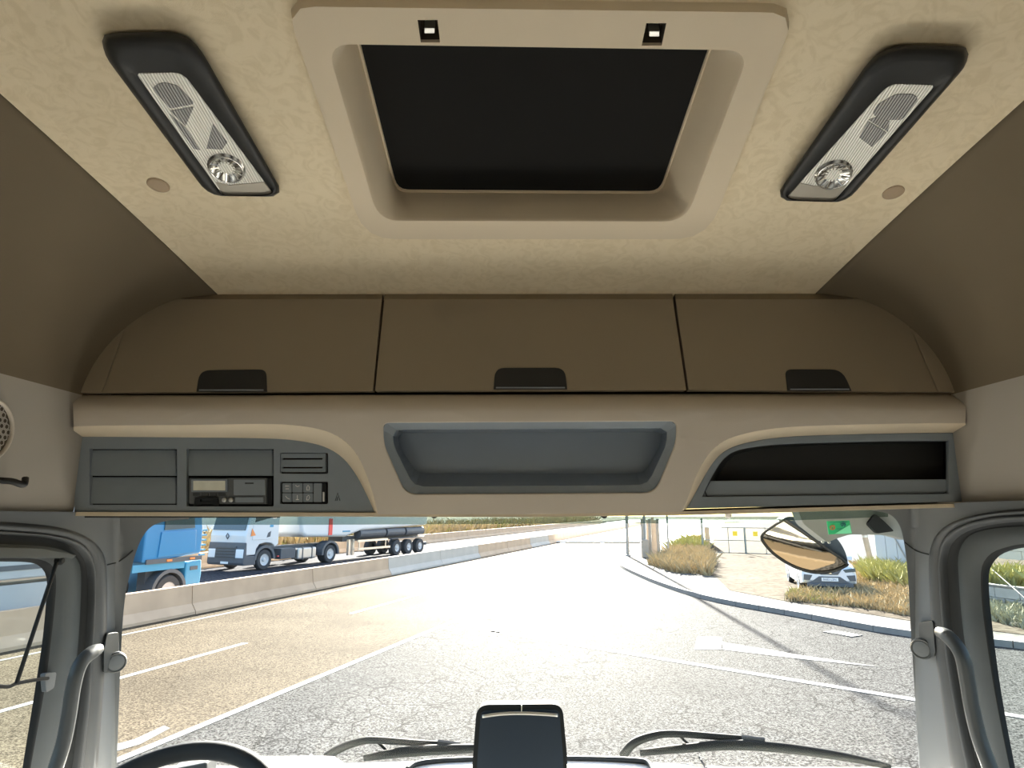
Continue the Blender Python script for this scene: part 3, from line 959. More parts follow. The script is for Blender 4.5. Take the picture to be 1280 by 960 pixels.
def locker(outl, hand, label, lip):
    root = thing('overhead_locker', label, 'locker', tuple(dsurf(sum(p[0] for p in outl) / len(outl), 488)), 0, 'overhead lockers')
    v, f = panelg(outl, [], dsurf, (0, 0.025, 0), list(range(160, 1200, 60)), [356, 360, 365, 370, 374, 378, 390, 420, 450])
    o = obj('door', v, f, 'door_beige', root, bevel=0.003, seg=2, ang=50)
    def hs(x, y): return dsurf(x, y) + Vector((0, -0.003, 0))
    v, f = panelg(hand, [], hs, (0, 0.008, 0))
    h = obj('handle', v, f, 'black_in', root, bevel=0.002)
    v, f = tubeg([hs(x, y) + Vector((0, -0.002, 0)) for x, y in lip], 0.0018, 6)
    obj('handle_lip', v, f, 'charcoal', h)
topl = spline([(165, 387), (200, 373), (260, 363), (330, 357.5), (400, 354), (478, 351.5)], 5)
locker(topl + [(479, 353), (466, 488.5), (128, 491)], rpoly([(246, 490), (250, 463), (333, 462), (334, 490)], [0, 18, 8, 0], 5), 'left overhead locker with beige door and black finger pull', [(250, 488), (330, 488)])
topc = spline([(486, 351), (560, 349), (640, 348), (740, 348.5), (833, 350)], 4)
locker([(481, 366)] + topc + [(840, 364), (858, 487.5), (468.5, 488.5)], rpoly([(617, 487), (619, 460), (706, 460), (709, 487)], [0, 12, 12, 0], 5), 'centre overhead locker with beige door and black finger pull', [(620, 485), (706, 485)])
topr = spline([(838, 351), (900, 353.5), (1000, 360), (1060, 366), (1100, 376), (1128, 388)], 5)
locker(topr + [(1172, 490), (861, 487.5), (843, 364)], rpoly([(984, 489), (981, 462), (1052, 462), (1064, 489)], [0, 8, 18, 0], 5), 'right overhead locker with beige door and black finger pull', [(987, 487), (1060, 487)])

# ---- left instrument panel
ip = thing('instrument_unit', 'charcoal panel with blank covers and switches above the driver', 'panel', tuple(atY(280, 641, PANY)))
def R4(x0, y0, x1, y1, r=1.5): return rpoly([(x0, y0), (x1, y0), (x1, y1), (x0, y1)], r, 3)
hA = R4(112, 561, 221, 631); hB = R4(233, 561, 342, 633); hC = R4(350, 566, 410, 592, 2); hD = R4(350, 602, 410, 630, 2)
pin = lp_in[:]
v, f = panelg(pin, [hA, hB, hC, hD], lambda x, y: atY(x, y, PANY), (0, 0.012, 0))
obj('plate', v, f, 'charcoal', ip, bevel=0.0015)
def cover(x0, y0, x1, y1, parent, m='charcoal2', d=0.004, name='blank_cover'):
    # slightly concave cover plate
    rows = []
    for j in range(7):
        t = j / 6
        yy = y0 + (y1 - y0) * t
        dd = PANY + d + 0.010 * (1 - t) ** 1.5
        rows.append([atY(x0, yy, dd), atY(x1, yy, dd)])
    v, f = loftg(rows, closed=False)
    n = len(v)
    v2 = v + [(p[0], p[1] + 0.01, p[2]) for p in v]
    f2 = list(f) + [tuple(i + n for i in reversed(q)) for q in f]
    return obj(name, v2, f2, m, parent)
cover(113.5, 562.5, 219.5, 594.5, ip)
cover(113.5, 596.5, 219.5, 629.5, ip)
cover(235.5, 562.5, 340, 594.5, ip)
v, f = boxg((*(atY(226, 597, PANY + 0.03)).xy, atY(226, 597, PANY + 0.03).z), (0.52, 0.006, 0.20))
obj('backing', v, f, 'rubber_dk', ip)
# card reader with two slots
v, f = panelg(R4(351, 567, 407, 590, 1.5), [[(353, 572.5), (403, 572.5), (403, 574.5), (353, 574.5)], [(353, 583.5), (403, 583.5), (403, 585.5), (353, 585.5)]], lambda x, y: atY(x, y, PANY + 0.005), (0, 0.008, 0))
cr_ = obj('card_reader', v, f, 'charcoal2', ip, bevel=0.001)
v, f = panelg(R4(404, 568, 409, 591, 1), [], lambda x, y: atY(x, y, PANY + 0.007), (0, 0.006, 0))
obj('side_rail', v, f, 'rubber', cr_)
# switch pad: six keys, glyphs printed on them
sw = obj('switch_pad', *panelg(R4(351, 603, 408, 629, 1.5), [], lambda x, y: atY(x, y, PANY + 0.008), (0, 0.006, 0)), 'rubber_dk', ip)
ks = [(353, 604, 364.5, 615.5), (365.5, 604, 378, 615.5), (379, 604, 391, 615.5), (353, 616.5, 364.5, 627.5), (365.5, 616.5, 378, 627.5), (379, 616.5, 391, 627.5), (392, 604, 402, 627.5)]
for k in ks:
    obj('key', *panelg(R4(*k, 1), [], lambda x, y: atY(x, y, PANY + 0.004), (0, 0.006, 0)), 'charcoal2', sw)
obj('key', *panelg(R4(403.4, 615, 405.2, 627, .5), [], lambda x, y: atY(x, y, PANY + 0.0035), (0, 0.006, 0)), 'white_mark', sw, label='lit white edge key')
def strokes(lines, d, r=0.0009):
    return join(*[tubeg([atY(x, y, d) for x, y in ln], r, 5) for ln in lines])
gl = strokes([[(356.5, 607.5), (361.5, 607.5)], [(357, 611), (361, 611)], [(369.5, 606.5), (371.5, 608.5), (374.5, 607)],
              [(383.5, 612.5), (383.5, 609), (385, 606.5), (386.8, 609), (386.8, 612.5), (383.5, 612.5)],
              [(357, 620), (359, 622.5), (362, 624)], [(371.8, 619), (371.8, 624.5)], [(370, 624.5), (373.8, 624.5)],
              [(383.2, 625), (383.8, 620.5), (386, 619), (387, 622), (385.5, 625), (383.2, 625)]], PANY + 0.0035)
obj('key_symbols', *gl, 'white_mark', sw)
gl = strokes([[(419, 626), (422, 616), (425, 626)], [(421, 626), (422, 621)]], PANY - 0.0008, 0.0008)
obj('embossed_mark', *gl, 'rubber_dk', ip)

# ---- tachograph
tg = thing('tachograph', 'grey tachograph with pale display in the driver side panel', 'tachograph', tuple(atY(288, 632, PANY)))
TY = PANY - 0.002
body = obj('body', *panelg(R4(236.5, 597.5, 333, 630, 1.5), [], lambda x, y: atY(x, y, TY + 0.004), (0, 0.02, 0)), 'pillar', tg, bevel=0.001)
obj('bezel', *panelg(R4(239, 599, 284, 615, 1), [R4(241, 601, 281.5, 613, .5)], lambda x, y: atY(x, y, TY), (0, 0.005, 0)), 'charcoal', tg)
obj('display', *panelg(R4(241, 601, 281.5, 613, .5), [], lambda x, y: atY(x, y, TY + 0.002), (0, 0.003, 0)), 'lcd', tg)
for k in range(4):
    obj('button', *panelg(R4(241 + k * 10.6, 616, 249.5 + k * 10.6, 620, .8), [], lambda x, y: atY(x, y, TY + 0.001), (0, 0.004, 0)), 'handle', tg)
for k in range(2):
    c = atY(280.5 + 8.5 * k, 625, TY + 0.001)
    obj('round_button', *latheg([(0.0055, 0), (0.0055, -0.003), (0.003, -0.004)], tuple(c), (0, 1, 0), 14), 'steel', tg)
obj('card_drawer', *panelg(R4(292, 599.5, 331, 619, 1), [R4(306, 603, 317, 605, .4)], lambda x, y: atY(x, y, TY + 0.001), (0, 0.005, 0)), 'charcoal', tg, bevel=0.0007)
obj('card_drawer', *panelg(R4(294, 621.5, 329, 628, 1), [], lambda x, y: atY(x, y, TY + 0.001), (0, 0.005, 0)), 'charcoal', tg, bevel=0.0007)
obj('paper_clip_flap', *panelg(rpoly([(244, 622), (272, 622), (273, 633), (263, 630), (252, 630), (242, 633)], 1.2, 3), [R4(250, 624, 266, 627, .6)], lambda x, y: atY(x, y, TY - 0.004), (0, 0.006, 0)), 'rubber_dk', tg, bevel=0.0006)
obj('side_slot', *panelg(R4(334.5, 598, 340, 631, .8), [], lambda x, y: atY(x, y, TY + 0.008), (0, 0.005, 0)), 'rubber_dk', tg)

# ---- centre tray
tr_ = thing('storage_tray', 'shallow dark centre storage tray in the overhead console', 'tray', tuple(atY(662, 618, 1.6)))
def trayloft(root, outer, inner, back, y1, y2, y3, m):
    n = 80
    a = [Vector(p) for p in resample([(x, y, 0) for x, y in outer], n, True)]
    b = [Vector(p) for p in resample([(x, y, 0) for x, y in inner], n, True)]
    c = [Vector(p) for p in resample([(x, y, 0) for x, y in back], n, True)]
    b = [Vector(p) for p in match([tuple(p) for p in a], [tuple(p) for p in b])]
    c = [Vector(p) for p in match([tuple(p) for p in b], [tuple(p) for p in c])]
    A = [y1(p) for p in a]; B = [y2(p) for p in b]; C = [y3(p) for p in c]
    v, f = loftg([[p + Vector((0, 0.02, 0)) for p in A], A, B])
    obj('rim', v, f, m[0], root, bevel=0.0)
    v, f = loftg([B, C], True, False, True)
    return obj('bin', v, f, m[1], root)
ct_in = rpoly([(489, 536), (836, 534), (836, 553), (811, 606), (516, 608), (490, 556)], [8, 8, 10, 12, 12, 10], 5)
ct_bk = rpoly([(497, 541), (828, 540), (826, 556), (806, 592), (522, 592), (499, 558)], [6, 6, 8, 8, 8, 8], 5)
trayloft(tr_, ct_px, ct_in, ct_bk, lambda p: fas(p.x, p.y) + Vector((0, 0.006, 0)), lambda p: fas(p.x, p.y) + Vector((0, 0.018, 0)), lambda p: atY(p.x, p.y, 1.68), ('charcoal', 'tray'))
obj('rim_highlight', *tubeg([fas(p[0], p[1]) + Vector((0, 0.004, 0)) for p in ct_px] + [fas(*ct_px[0]) + Vector((0, 0.004, 0))], 0.003, 6, False), 'beige', tr_, smooth=True)

# ---- right open tray
rt = thing('storage_tray', 'long black open storage tray above the passenger side', 'tray', tuple(atY(1040, 628, PANY)))
rh = [(1186, 551)] + spline([(1120, 551), (1040, 553), (980, 555), (941, 559), (917, 565), (902, 577), (889, 598), (878, 621)], 5) + [(1186, 617)]
v, f = panelg(rp_in, [rh], lambda x, y: atY(x, y, PANY), (0, 0.012, 0))
obj('bezel', v, f, 'charcoal', rt, bevel=0.002)
lipp = [(1185, 599), (888, 601), (878, 621), (1185, 617)]
obj('front_lip', *panelg(lipp, [], lambda x, y: atY(x, y, PANY + 0.012), (0, 0.01, 0)), 'charcoal', rt, bevel=0.002)
n = 60
A = [atY(p[0], p[1], PANY + 0.006) for p in resample([(x, y, 0) for x, y in rh], n, True)]
rhb = [(1179, 553)] + spline([(1120, 554), (1040, 556), (980, 558), (945, 562), (921, 568), (908, 579), (896, 598), (890, 610)], 5) + [(1179, 608)]
B = [atY(p[0], p[1], PANY + 0.075) for p in resample([(x, y, 0) for x, y in rhb], n, True)]
v, f = loftg([A, B], True, False, True)
obj('bin', v, f, 'black_in', rt)

# ================================================================== DASHBOARD
DZ = 2.325
da = thing('dashboard', 'pale sunlit dashboard top with dark seams below the windscreen', 'dashboard', (0.0, 1.7, 1.3))
prof = [(2.0, 1.95), (2.005, 2.30), (1.98, 2.335), (1.85, 2.332), (1.62, 2.30), (1.45, 2.26), (1.34, 2.20), (1.30, 2.10), (1.30, 1.55), (1.42, 1.35)]
rings = [[Vector((x / 10 * 1.16, y - 0.06 * abs(x / 10) ** 3, z - 0.028 - 0.06 * abs(x / 10) ** 2.5)) for (y, z) in prof] for x in range(-10, 11)]
v, f = loftg(rings, closed=False)
o = obj('top_shell', v, f, 'dash', da)
for p in o.data.polygons: p.use_smooth = True
def dz(px, py, up=0.004):
    return G(px, py, 2.306 + up)
for pts in ([(508, 962), (520, 955), (548, 951), (600, 949), (650, 948)], [(700, 948), (760, 949), (800, 951), (812, 955), (818, 966)], [(874, 947), (884, 962)]):
    P = [dz(x, y) for x, y in spline(pts, 5)]
    obj('seam', *tubeg(P, 0.0075 if pts[0][0] != 874 else 0.003, 6), 'dash_dark', da, smooth=True)
# dark instrument binnacle behind the steering wheel
bi = thing('instrument_binnacle', 'dark instrument hood behind the steering wheel', 'instrument hood', (-0.62, 1.78, 2.30))
bpx = [(315, 944), (388, 944), (378, 955), (372, 980), (300, 980)]
obj('hood', *panelg(bpx, [], lambda x, y: G(x, y, 2.318), (0, 0, -0.05)), 'dash_dark', bi, bevel=0.004)
obj('hood_side', *panelg([(389, 944), (418, 945), (470, 980), (374, 980), (380, 956)], [], lambda x, y: G(x, y, 2.318), (0, 0, -0.05)), 'dash', bi, bevel=0.003)
obj('hood_edge', *tubeg([G(389, 944, 2.32), G(380, 956, 2.32), G(372, 980, 2.32)], 0.004, 6), 'white_mark', bi)

# ---- centre display seen on the dashboard
dp = thing('display_unit', 'dark rounded display standing on the dashboard centre', 'display', tuple(atY(650, 985, 1.72)))
dout = rpoly([(596, 881), (703, 880), (709, 945), (710, 992), (588, 992), (591, 945)], [16, 14, 0, 0, 0, 0], 6)
obj('body', *panelg(dout, [], lambda x, y: atY(x, y, 1.72), (0, 0.035, 0)), 'rubber_dk', dp, bevel=0.004)
din = rpoly([(601, 888), (699, 887), (704, 945), (705, 990), (594, 990), (597, 945)], [8, 8, 0, 0, 0, 0], 5)
obj('screen', *panelg(din, [], lambda x, y: atY(x, y, 1.717), (0, 0.004, 0)), 'screen', dp)
P = [atY(x, y, 1.712) for x, y in spline([(603, 895.5), (625, 892.5), (650, 891.5), (676, 892.5), (697, 894)], 4)]
obj('top_strip', *tubeg(P, 0.0042, 6), 'steel', dp, smooth=True)
obj('centre_mark', *tubeg([atY(652, 881, 1.712), atY(652, 890, 1.712)], 0.0014, 6), 'lcd', dp)

# ---- steering wheel
far = atY(256, 938, 1.42)
tl = math.radians(36)
Rw = 0.225
dn = Vector((0, -math.cos(tl), -math.sin(tl)))
cw = far + dn * Rw
nrm = Vector((0, -math.sin(tl), math.cos(tl)))
ux = Vector((1, 0, 0))
swh = thing('steering_wheel', 'dark steering wheel rim at the bottom left', 'steering wheel', tuple(cw))
P = [cw + (ux * math.cos(a) + dn * math.sin(a)) * Rw for a in [2 * math.pi * k / 64 for k in range(65)]]
obj('rim', *tubeg(P, 0.0175, 14, False), 'dash_dark', swh, smooth=True)
obj('hub', *latheg([(0.085, -0.03), (0.085, 0.01), (0.07, 0.025), (0.03, 0.03)], tuple(cw - nrm * 0.03), tuple(nrm), 28), 'dash_dark', swh, smooth=False)
for a in (0.15, math.pi - 0.15, math.pi / 2):
    d = ux * math.cos(a) + dn * math.sin(a)
    obj('spoke', *tubeg([cw - nrm * 0.02 + d * 0.07, cw + d * (Rw - 0.01)], [0.022, 0.015], 10), 'steel' if a < 3 and a > 1 else 'dash_dark', swh, smooth=True)
obj('column_stalk', *panelg([(212, 962), (258, 953), (258, 985), (205, 985)], [], lambda x, y: atY(x, y, 1.50), (0, 0.05, 0)), 'pillar', swh, bevel=0.004)

# ---- wipers outside the windscreen
def wiper(armp, blade, link, label):
    root = thing('wiper', label, 'wiper', tuple(ws(armp[0][0], armp[0][1], 0.05)), 0, 'windscreen wipers')
    A = [ws(x, y, 0.055) for x, y in spline(armp, 5)]
    obj('arm', *tubeg(A, [0.008 + 0.005 * (1 - i / len(A)) for i in range(len(A))], 8), 'rubber_dk', root, smooth=True)
    obj('arm_head', *tubeg([ws(armp[-1][0] - 28, armp[-1][1] - 2.0, 0.05), ws(armp[-1][0], armp[-1][1] + 1.5, 0.045)], 0.010, 8), 'rubber', root)
    B = [ws(x, y, 0.035) for x, y in spline(blade, 5)]
    nB = len(B)
    obj('blade', *tubeg(B, [0.006 + 0.009 * math.sin(math.pi * min(1, 0.1 + 0.85 * i / nB)) for i in range(nB)], 8), 'rubber_dk', root, smooth=True)
    obj('hose', *tubeg([ws(x, y, 0.06) for x, y in spline(link, 5)], 0.0045, 6), 'rubber_dk', root, smooth=True)
wiper([(408, 946), (424, 936), (445, 928), (468, 925), (525, 929), (575, 931)], [(455, 947.5), (490, 942), (530, 938), (580, 936), (640, 934)], [(445, 928), (466, 925), (476, 931), (488, 943)], 'left windscreen wiper resting beside the display')
wiper([(778, 945), (792, 929), (815, 920), (843, 917), (900, 921), (955, 925)], [(800, 941), (860, 935), (920, 931), (980, 935), (1050, 945), (1112, 958)], [(820, 920), (845, 918), (856, 926), (866, 936)], 'right windscreen wiper with long curved blade')

# ---- front mirror, bracket and sticker
mr = thing('front_mirror', 'convex front mirror on a grey bracket outside the upper right windscreen', 'mirror', tuple(atY(1010, 690, 2.2)))
mface = spline([(981, 650), (966, 659), (953, 671), (961, 686), (976, 699), (996, 710), (1020, 716), (1044, 714), (1062, 706.5)], 4) + spline([(1052, 698), (1030, 684), (1005, 667)], 3)
cenm = (1005, 690)
def mY(x, y):
    # face turned down and back towards the cab
    return plane(x, y, tuple(atY(1010, 690, 2.22)), Vector((-0.26, -0.80, -0.62)))
def mcv(x, y):
    r2 = ((x - 1008) / 60.0) ** 2 + ((y - 684) / 40.0) ** 2
    return mY(x, y) + Vector((0, 0.012 * r2, 0.0))
v, f = panelg(mface, [], mcv, (0.002, 0.006, 0.002), list(range(960, 1062, 6)), list(range(654, 716, 5)))
o = obj('mirror_glass', v, f, 'mirror', mr)
for p in o.data.polygons: p.use_smooth = True
md = o.modifiers.new('edge', 'EDGE_SPLIT'); md.split_angle = math.radians(35)
E_ = [mcv(p[0], p[1]) + Vector((0, -0.003, 0)) for p in mface]
obj('mirror_rim', *tubeg(E_ + [E_[0]], 0.0045, 6, False), 'rubber_dk', mr, smooth=True)
hs_o = spline([(981, 649), (990, 646), (1012, 650), (1036, 661), (1052, 676), (1061, 692), (1064, 706)], 4)
hs_i = [(1062, 707), (1040, 692), (1010, 672)]
v, f = panelg(hs_o + hs_i, [], lambda x, y: mY(x, y) + Vector((0.0, 0.02, 0.0)), (0.0, 0.05, 0.0), list(range(985, 1062, 12)))
obj('housing', v, f, 'screen', mr, bevel=0.006)
bk = rpoly([(992, 622), (1136, 622), (1138, 676), (1112, 669), (1062, 668), (1044, 674), (1034, 678), (1004, 655)], [0, 0, 3, 6, 6, 4, 3, 6], 4)
v, f = panelg(bk, [], lambda x, y: ws(x, y, 0.10), (0, 0.05, 0))
obj('bracket', v, f, 'bracket', mr, bevel=0.004)
v, f = panelg(rpoly([(1084, 655), (1094, 642), (1106, 652), (1118, 664), (1096, 667)], 3, 4), [], lambda x, y: ws(x, y, 0.09), (0, 0.03, 0))
obj('hinge_cover', v, f, 'rubber_dk', mr, bevel=0.006)
for x, y in ((1028, 677.5), (1036, 678)):
    obj('screw', *latheg([(0.004, 0), (0.004, 0.004), (0.002, 0.005)], tuple(ws(x, y, 0.095)), (0, -1, 0), 10), 'steel', mr)
stk = thing('green_sticker', 'green paper sticker on the upper right windscreen', 'sticker', tuple(ws(1048, 668, -0.006)))
obj('paper', *panelg([(1033.5, 651.5), (1062, 650.5), (1065, 667), (1036, 668)], [], lambda x, y: ws(x, y, -0.006), (0, 0.002, 0)), 'sticker', stk)
obj('corner_reflection', *panelg([(1043, 667.3), (1062.3, 656), (1064.8, 666.6)], [], lambda x, y: ws(x, y, -0.0075), (0, 0.001, 0)), 'sticker_reflection', stk)  # pale triangle paints a reflection over the sticker's lower corner
obj('printed_emblem', *panelg(rpoly([(1036.5, 657), (1044, 656), (1044.5, 662), (1038, 663)], 3, 4), [R4(1039.5, 658.5, 1041.5, 661, .5)], lambda x, y: ws(x, y, -0.0075), (0, 0.001, 0)), 'brownred', stk)
gz = join(*[tubeg([ws(x, y, -0.0078) for x, y in ln], 0.0012, 5) for ln in ([(1051, 655), (1052.5, 658), (1054, 655.5), (1055.5, 658), (1057, 655)], [(1052, 654.5), (1056.5, 654.5)], [(1053, 652.5), (1055, 652.2)])])
obj('printed_mark', *gz, 'navy', stk)
obj('printed_line', *join(*[tubeg([ws(a, y, -0.0078), ws(b, y - .3, -0.0078)], 0.0005, 5) for a, b, y in ((1037, 1060, 652.8), (1046, 1052, 661.2))]), 'navy', stk)

# ================================================================== OUTSIDE: ROAD FRAME
PSI = math.radians(17.4)
U = Vector((math.sin(PSI), math.cos(PSI), 0))
VV = Vector((-math.cos(PSI), math.sin(PSI), 0))
def RD(u, v, z=0.0): return U * u + VV * v + Vector((0, 0, z))
def quad(pts, z, th=0.01):
    n = len(pts)
    V = [(p[0], p[1], z) for p in pts] + [(p[0], p[1], z - th) for p in pts]
    return V, [tuple(range(n)), tuple(range(2 * n - 1, n - 1, -1))] + [(i, (i + 1) % n, n + (i + 1) % n, n + i) for i in range(n)]
def strip(u0, u1, v0, v1, z): return quad([RD(u0, v0), RD(u1, v0), RD(u1, v1), RD(u0, v1)], z)
struct('ground', *quad([(-200, -60), (200, -60), (200, 330), (-200, 330)], -0.02), 'dirt', 'pale dirt ground all around the road')
struct('road', *quad([RD(-60, -22), RD(70, -22), RD(110, 7.2), RD(200, 7.2), RD(200, 8), RD(-60, 8)], 0.0), 'asphalt', 'cracked grey asphalt of the road junction in front of the cab')
struct('tan_lane', *strip(-60, 260, 7.2, 15.4, 0.004), 'asphalt_tan', 'tan asphalt lanes along the concrete median barrier')
struct('far_carriageway', *strip(-60, 260, 15.4, 26.5, 0.002), 'asphalt_far', 'blue grey carriageway beyond the median barrier')
# markings
def mark(pts, m, label, z=0.010):
    tag(struct('road_marking', *quad(pts, z, 0.006), m, label), None, None)
mark([RD(-30, 7.27), RD(80, 7.27), RD(80, 7.13), RD(-30, 7.13)], 'paint', 'long white edge line between tan lanes and grey asphalt')
k = 0
dash_lb = ['white lane dash nearest the cab on the tan lanes', 'second white lane dash on the tan lanes', 'third white lane dash on the tan lanes', 'fourth white lane dash on the tan lanes', 'farthest white lane dash on the tan lanes']
for u0 in (5.5, 17.5, 29.5, 41.5, 53.5):
    mark([RD(u0, 10.67), RD(u0 + 7.5, 10.67), RD(u0 + 7.5, 10.53), RD(u0, 10.53)], 'paint', dash_lb[k]); k += 1
a, b = G(610, 789), G(1150, 876)
d = (b - a).normalized(); nn = Vector((-d.y, d.x, 0)) * 0.09
mark([a + nn, b + d * 4 + nn, b + d * 4 - nn, a - nn], 'paint', 'white line crossing the grey asphalt towards the right')
mark([G(872, 796), G(902, 797), G(904, 812), G(868, 812)], 'paint', 'small solid white block painted on the asphalt near the kerb')
mark([G(902, 803), G(1004, 820), G(1098, 834), G(1000, 824), G(902, 812)], 'paint_worn', 'faded tapering white stripe beside the painted block')
for i, (p, lb) in enumerate((([(596, 784), (640, 776), (650, 786), (606, 796)], 'first faded crossing stripe on the junction'), ([(644, 764), (684, 752), (698, 758), (656, 772)], 'second faded crossing stripe on the junction'), ([(690, 745), (722, 735), (734, 739), (702, 750)], 'third faded crossing stripe on the junction'))):
    mark([G(*q) for q in p], 'paint_worn', lb)
mark([G(40, 960), G(168, 925), G(205, 908), G(212, 911), G(175, 931), G(60, 965)], 'paint_worn', 'worn pale stripe on the asphalt low on the left')
mark([RD(-30, 14.2), RD(200, 14.2), RD(200, 14.08), RD(-30, 14.08)], 'paint_worn', 'faint edge line along the foot of the median barrier')
mark([RD(-30, 20.9), RD(200, 20.9), RD(200, 20.78), RD(-30, 20.78)], 'paint_worn', 'white lane line on the far carriageway')
mark([RD(-30, 16.3), RD(200, 16.3), RD(200, 16.18), RD(-30, 16.18)], 'paint_worn', 'white edge line behind the median barrier')

# ---- concrete barriers made of cast segments
def barrier(u0, u1, v0, L, label, pale):
    root = thing('concrete_barrier', label, 'barrier', tuple(RD((u0 + u1) / 2, v0)), math.pi / 2 - PSI, 'road barriers')
    c = (u0 + u1) / 2
    pr = [(-0.30, 0), (-0.30, 0.08), (-0.14, 0.30), (-0.09, 0.82), (0.09, 0.82), (0.14, 0.30), (0.30, 0.08), (0.30, 0)]
    meshes = {}
    i = 0
    u = u0
    while u < u1:
        m = 'barrier_pale' if i in pale else 'barrier'
        if m not in meshes:
            g = prismg([(p[0], p[1]) for p in pr], 0.015, L - 0.015, 'X')
            o = obj('segment', *g, m, root, local=True)
            meshes[m] = o.data
        else:
            o = bpy.data.objects.new('segment', meshes[m])
            COL.objects.link(o)
            o.parent = root
        o.location = (u - c, 0.30, 0)
        u += L; i += 1
barrier(-20, 130, 14.9, 6.0, 'beige concrete median barrier in cast segments running along the tan lanes', (8, 9, 12))
barrier(0, 150, 26.0, 6.0, 'far beige concrete barrier behind the white truck', ())

# ---- kerb and pavement on the right
kp = [(16.5, 8.5), (13.5, 11.9), (11.2, 15.0), (9.34, 16.6), (8.1, 19.25), (6.57, 22.6), (5.9, 26.5), (5.62, 31.0), (5.62, 36.5), (6.3, 41.0), (8.6, 48.0), (14.0, 62.0)]
ks_ = spline([(a, b, 0) for a, b in kp], 8)
inner = []
for i, p in enumerate(ks_):
    a = Vector(ks_[max(0, i - 1)]); b = Vector(ks_[min(len(ks_) - 1, i + 1)])
    t = (b - a).normalized(); nr = Vector((t.y, -t.x, 0))
    inner.append(Vector(p) + nr * 0.16)
far_poly = [tuple(p)[:2] for p in inner] + [(60, 62), (60, 5)]
v, f = panelg(far_poly, [], lambda x, y: (x, y, 0.13), (0, 0, -0.15))
struct('pavement', v, f, 'concrete', 'pale concrete pavement and driveway to the right of the kerb')
kr = thing('kerb', 'grey stone kerb curving along the right of the junction', 'kerb', (6, 26, 0), 0, None, 'structure')
KS = resample(ks_, 62)
for i in range(len(KS) - 1):
    a = Vector(KS[i]); b = Vector(KS[i + 1]); t = (b - a).normalized(); nr = Vector((t.y, -t.x, 0))
    a2 = a + t * 0.008; b2 = b - t * 0.008
    q = [a2, b2, b2 + nr * 0.17, a2 + nr * 0.17]
    V = [(p.x, p.y, 0) for p in q] + [(p.x + (nr.x * 0.02 if k < 2 else 0), p.y + (nr.y * 0.02 if k < 2 else 0), 0.145) for k, p in enumerate(q)]
    obj('kerb_stone', V, [(0, 3, 2, 1), (4, 5, 6, 7), (0, 1, 5, 4), (1, 2, 6, 5), (2, 3, 7, 6), (3, 0, 4, 7)], 'kerb', kr)
dw = [tuple(G(x, y, 0.13))[:2] for x, y in ((836, 704), (896, 722), (912, 738), (984, 752), (1150, 778), (1330, 800), (1330, 690), (1000, 672), (930, 668), (890, 680))]
v, f = panelg(dw, [], lambda x, y: (x, y, 0.142), (0, 0, -0.03))
struct('driveway', v, f, 'dirt', 'pale dirt driveway and verge leading to the metal gate')
# drain grate
dg = thing('drain_grate', 'dark slotted drain grate beside the kerb', 'drain', tuple(G(1055, 792)))
c = G(1053, 792.5); t = (G(1070, 795) - G(1036, 789)).normalized(); nr = Vector((-t.y, t.x, 0))
def og(c, hx, hy, z0, z1):
    q = [c - t * hx - nr * hy, c + t * hx - nr * hy, c + t * hx + nr * hy, c - t * hx + nr * hy]
    V = [(p.x, p.y, z0) for p in q] + [(p.x, p.y, z1) for p in q]
    return V, [(0, 3, 2, 1), (4, 5, 6, 7), (0, 1, 5, 4), (1, 2, 6, 5), (2, 3, 7, 6), (3, 0, 4, 7)]
obj('pit', *og(c, 0.40, 0.22, 0.002, 0.006), 'rubber_dk', dg)
for k in range(8):
    obj('bar', *og(c + t * (-0.35 + 0.1 * k), 0.022, 0.22, 0.006, 0.02), 'kerb', dg)

# ---- vegetation
def blades(name, pts, h, wd, m, label, zb=0.13, lean=0.4):
    V, Fc = [], []
    for (x, y, s) in pts:
        for q in range(5):
            a = random.uniform(0, 6.283); L = h * s * random.uniform(0.5, 1.1)
            bx, by = x + random.uniform(-.12, .12), y + random.uniform(-.12, .12)
            dx, dy = math.cos(a) * wd, math.sin(a) * wd
            lx, ly = random.gauss(0, lean) * L, random.gauss(0, lean) * L
            n = len(V)
            V += [(bx - dx, by - dy, zb), (bx + dx, by + dy, zb), (bx + lx * .4 + dx * .7, by + ly * .4 + dy * .7, zb + L * .6), (bx + lx, by + ly, zb + L)]
            Fc += [(n, n + 1, n + 2), (n, n + 2, n + 3)]
    me = bpy.data.meshes.new(name)
    me.from_pydata(V, [], Fc)
    me.materials.append(M[m])
    o = bpy.data.objects.new(name, me)
    COL.objects.link(o)
    tag(o, label, None, None, 'stuff')
    ROOTM[o.name] = Matrix()
    return o
def inpoly(x, y, P):
    c = False
    for i in range(len(P)):
        x1, y1 = P[i]; x2, y2 = P[i - 1]
        if (y1 > y) != (y2 > y) and x < (x2 - x1) * (y - y1) / (y2 - y1) + x1: c = not c
    return c
def scatter(P, n, smin=.5, smax=1.2):
    xs = [p[0] for p in P]; ys = [p[1] for p in P]
    out = []
    while len(out) < n:
        x, y = random.uniform(min(xs), max(xs)), random.uniform(min(ys), max(ys))
        if inpoly(x, y, P): out.append((x, y, random.uniform(smin, smax)))
    return out
gp = lambda *q: [tuple(G(x, y, 0.13))[:2] for x, y in q]
P1 = gp((812, 706), (842, 716), (886, 720), (893, 706), (880, 688), (862, 684), (838, 692))
blades('dry_grass', scatter(P1, 1800), 0.62, 0.022, 'grass_dry', 'dry brown grass clump left of the metal gate')
P1b = gp((838, 690), (878, 692), (882, 682), (862, 680))
blades('green_weeds', scatter(P1b, 700), 0.9, 0.028, 'grass_green', 'yellow green weeds growing at the gate post')
P2 = gp((985, 752), (1075, 760), (1145, 772), (1145, 716), (1060, 706), (1056, 738), (1000, 738))
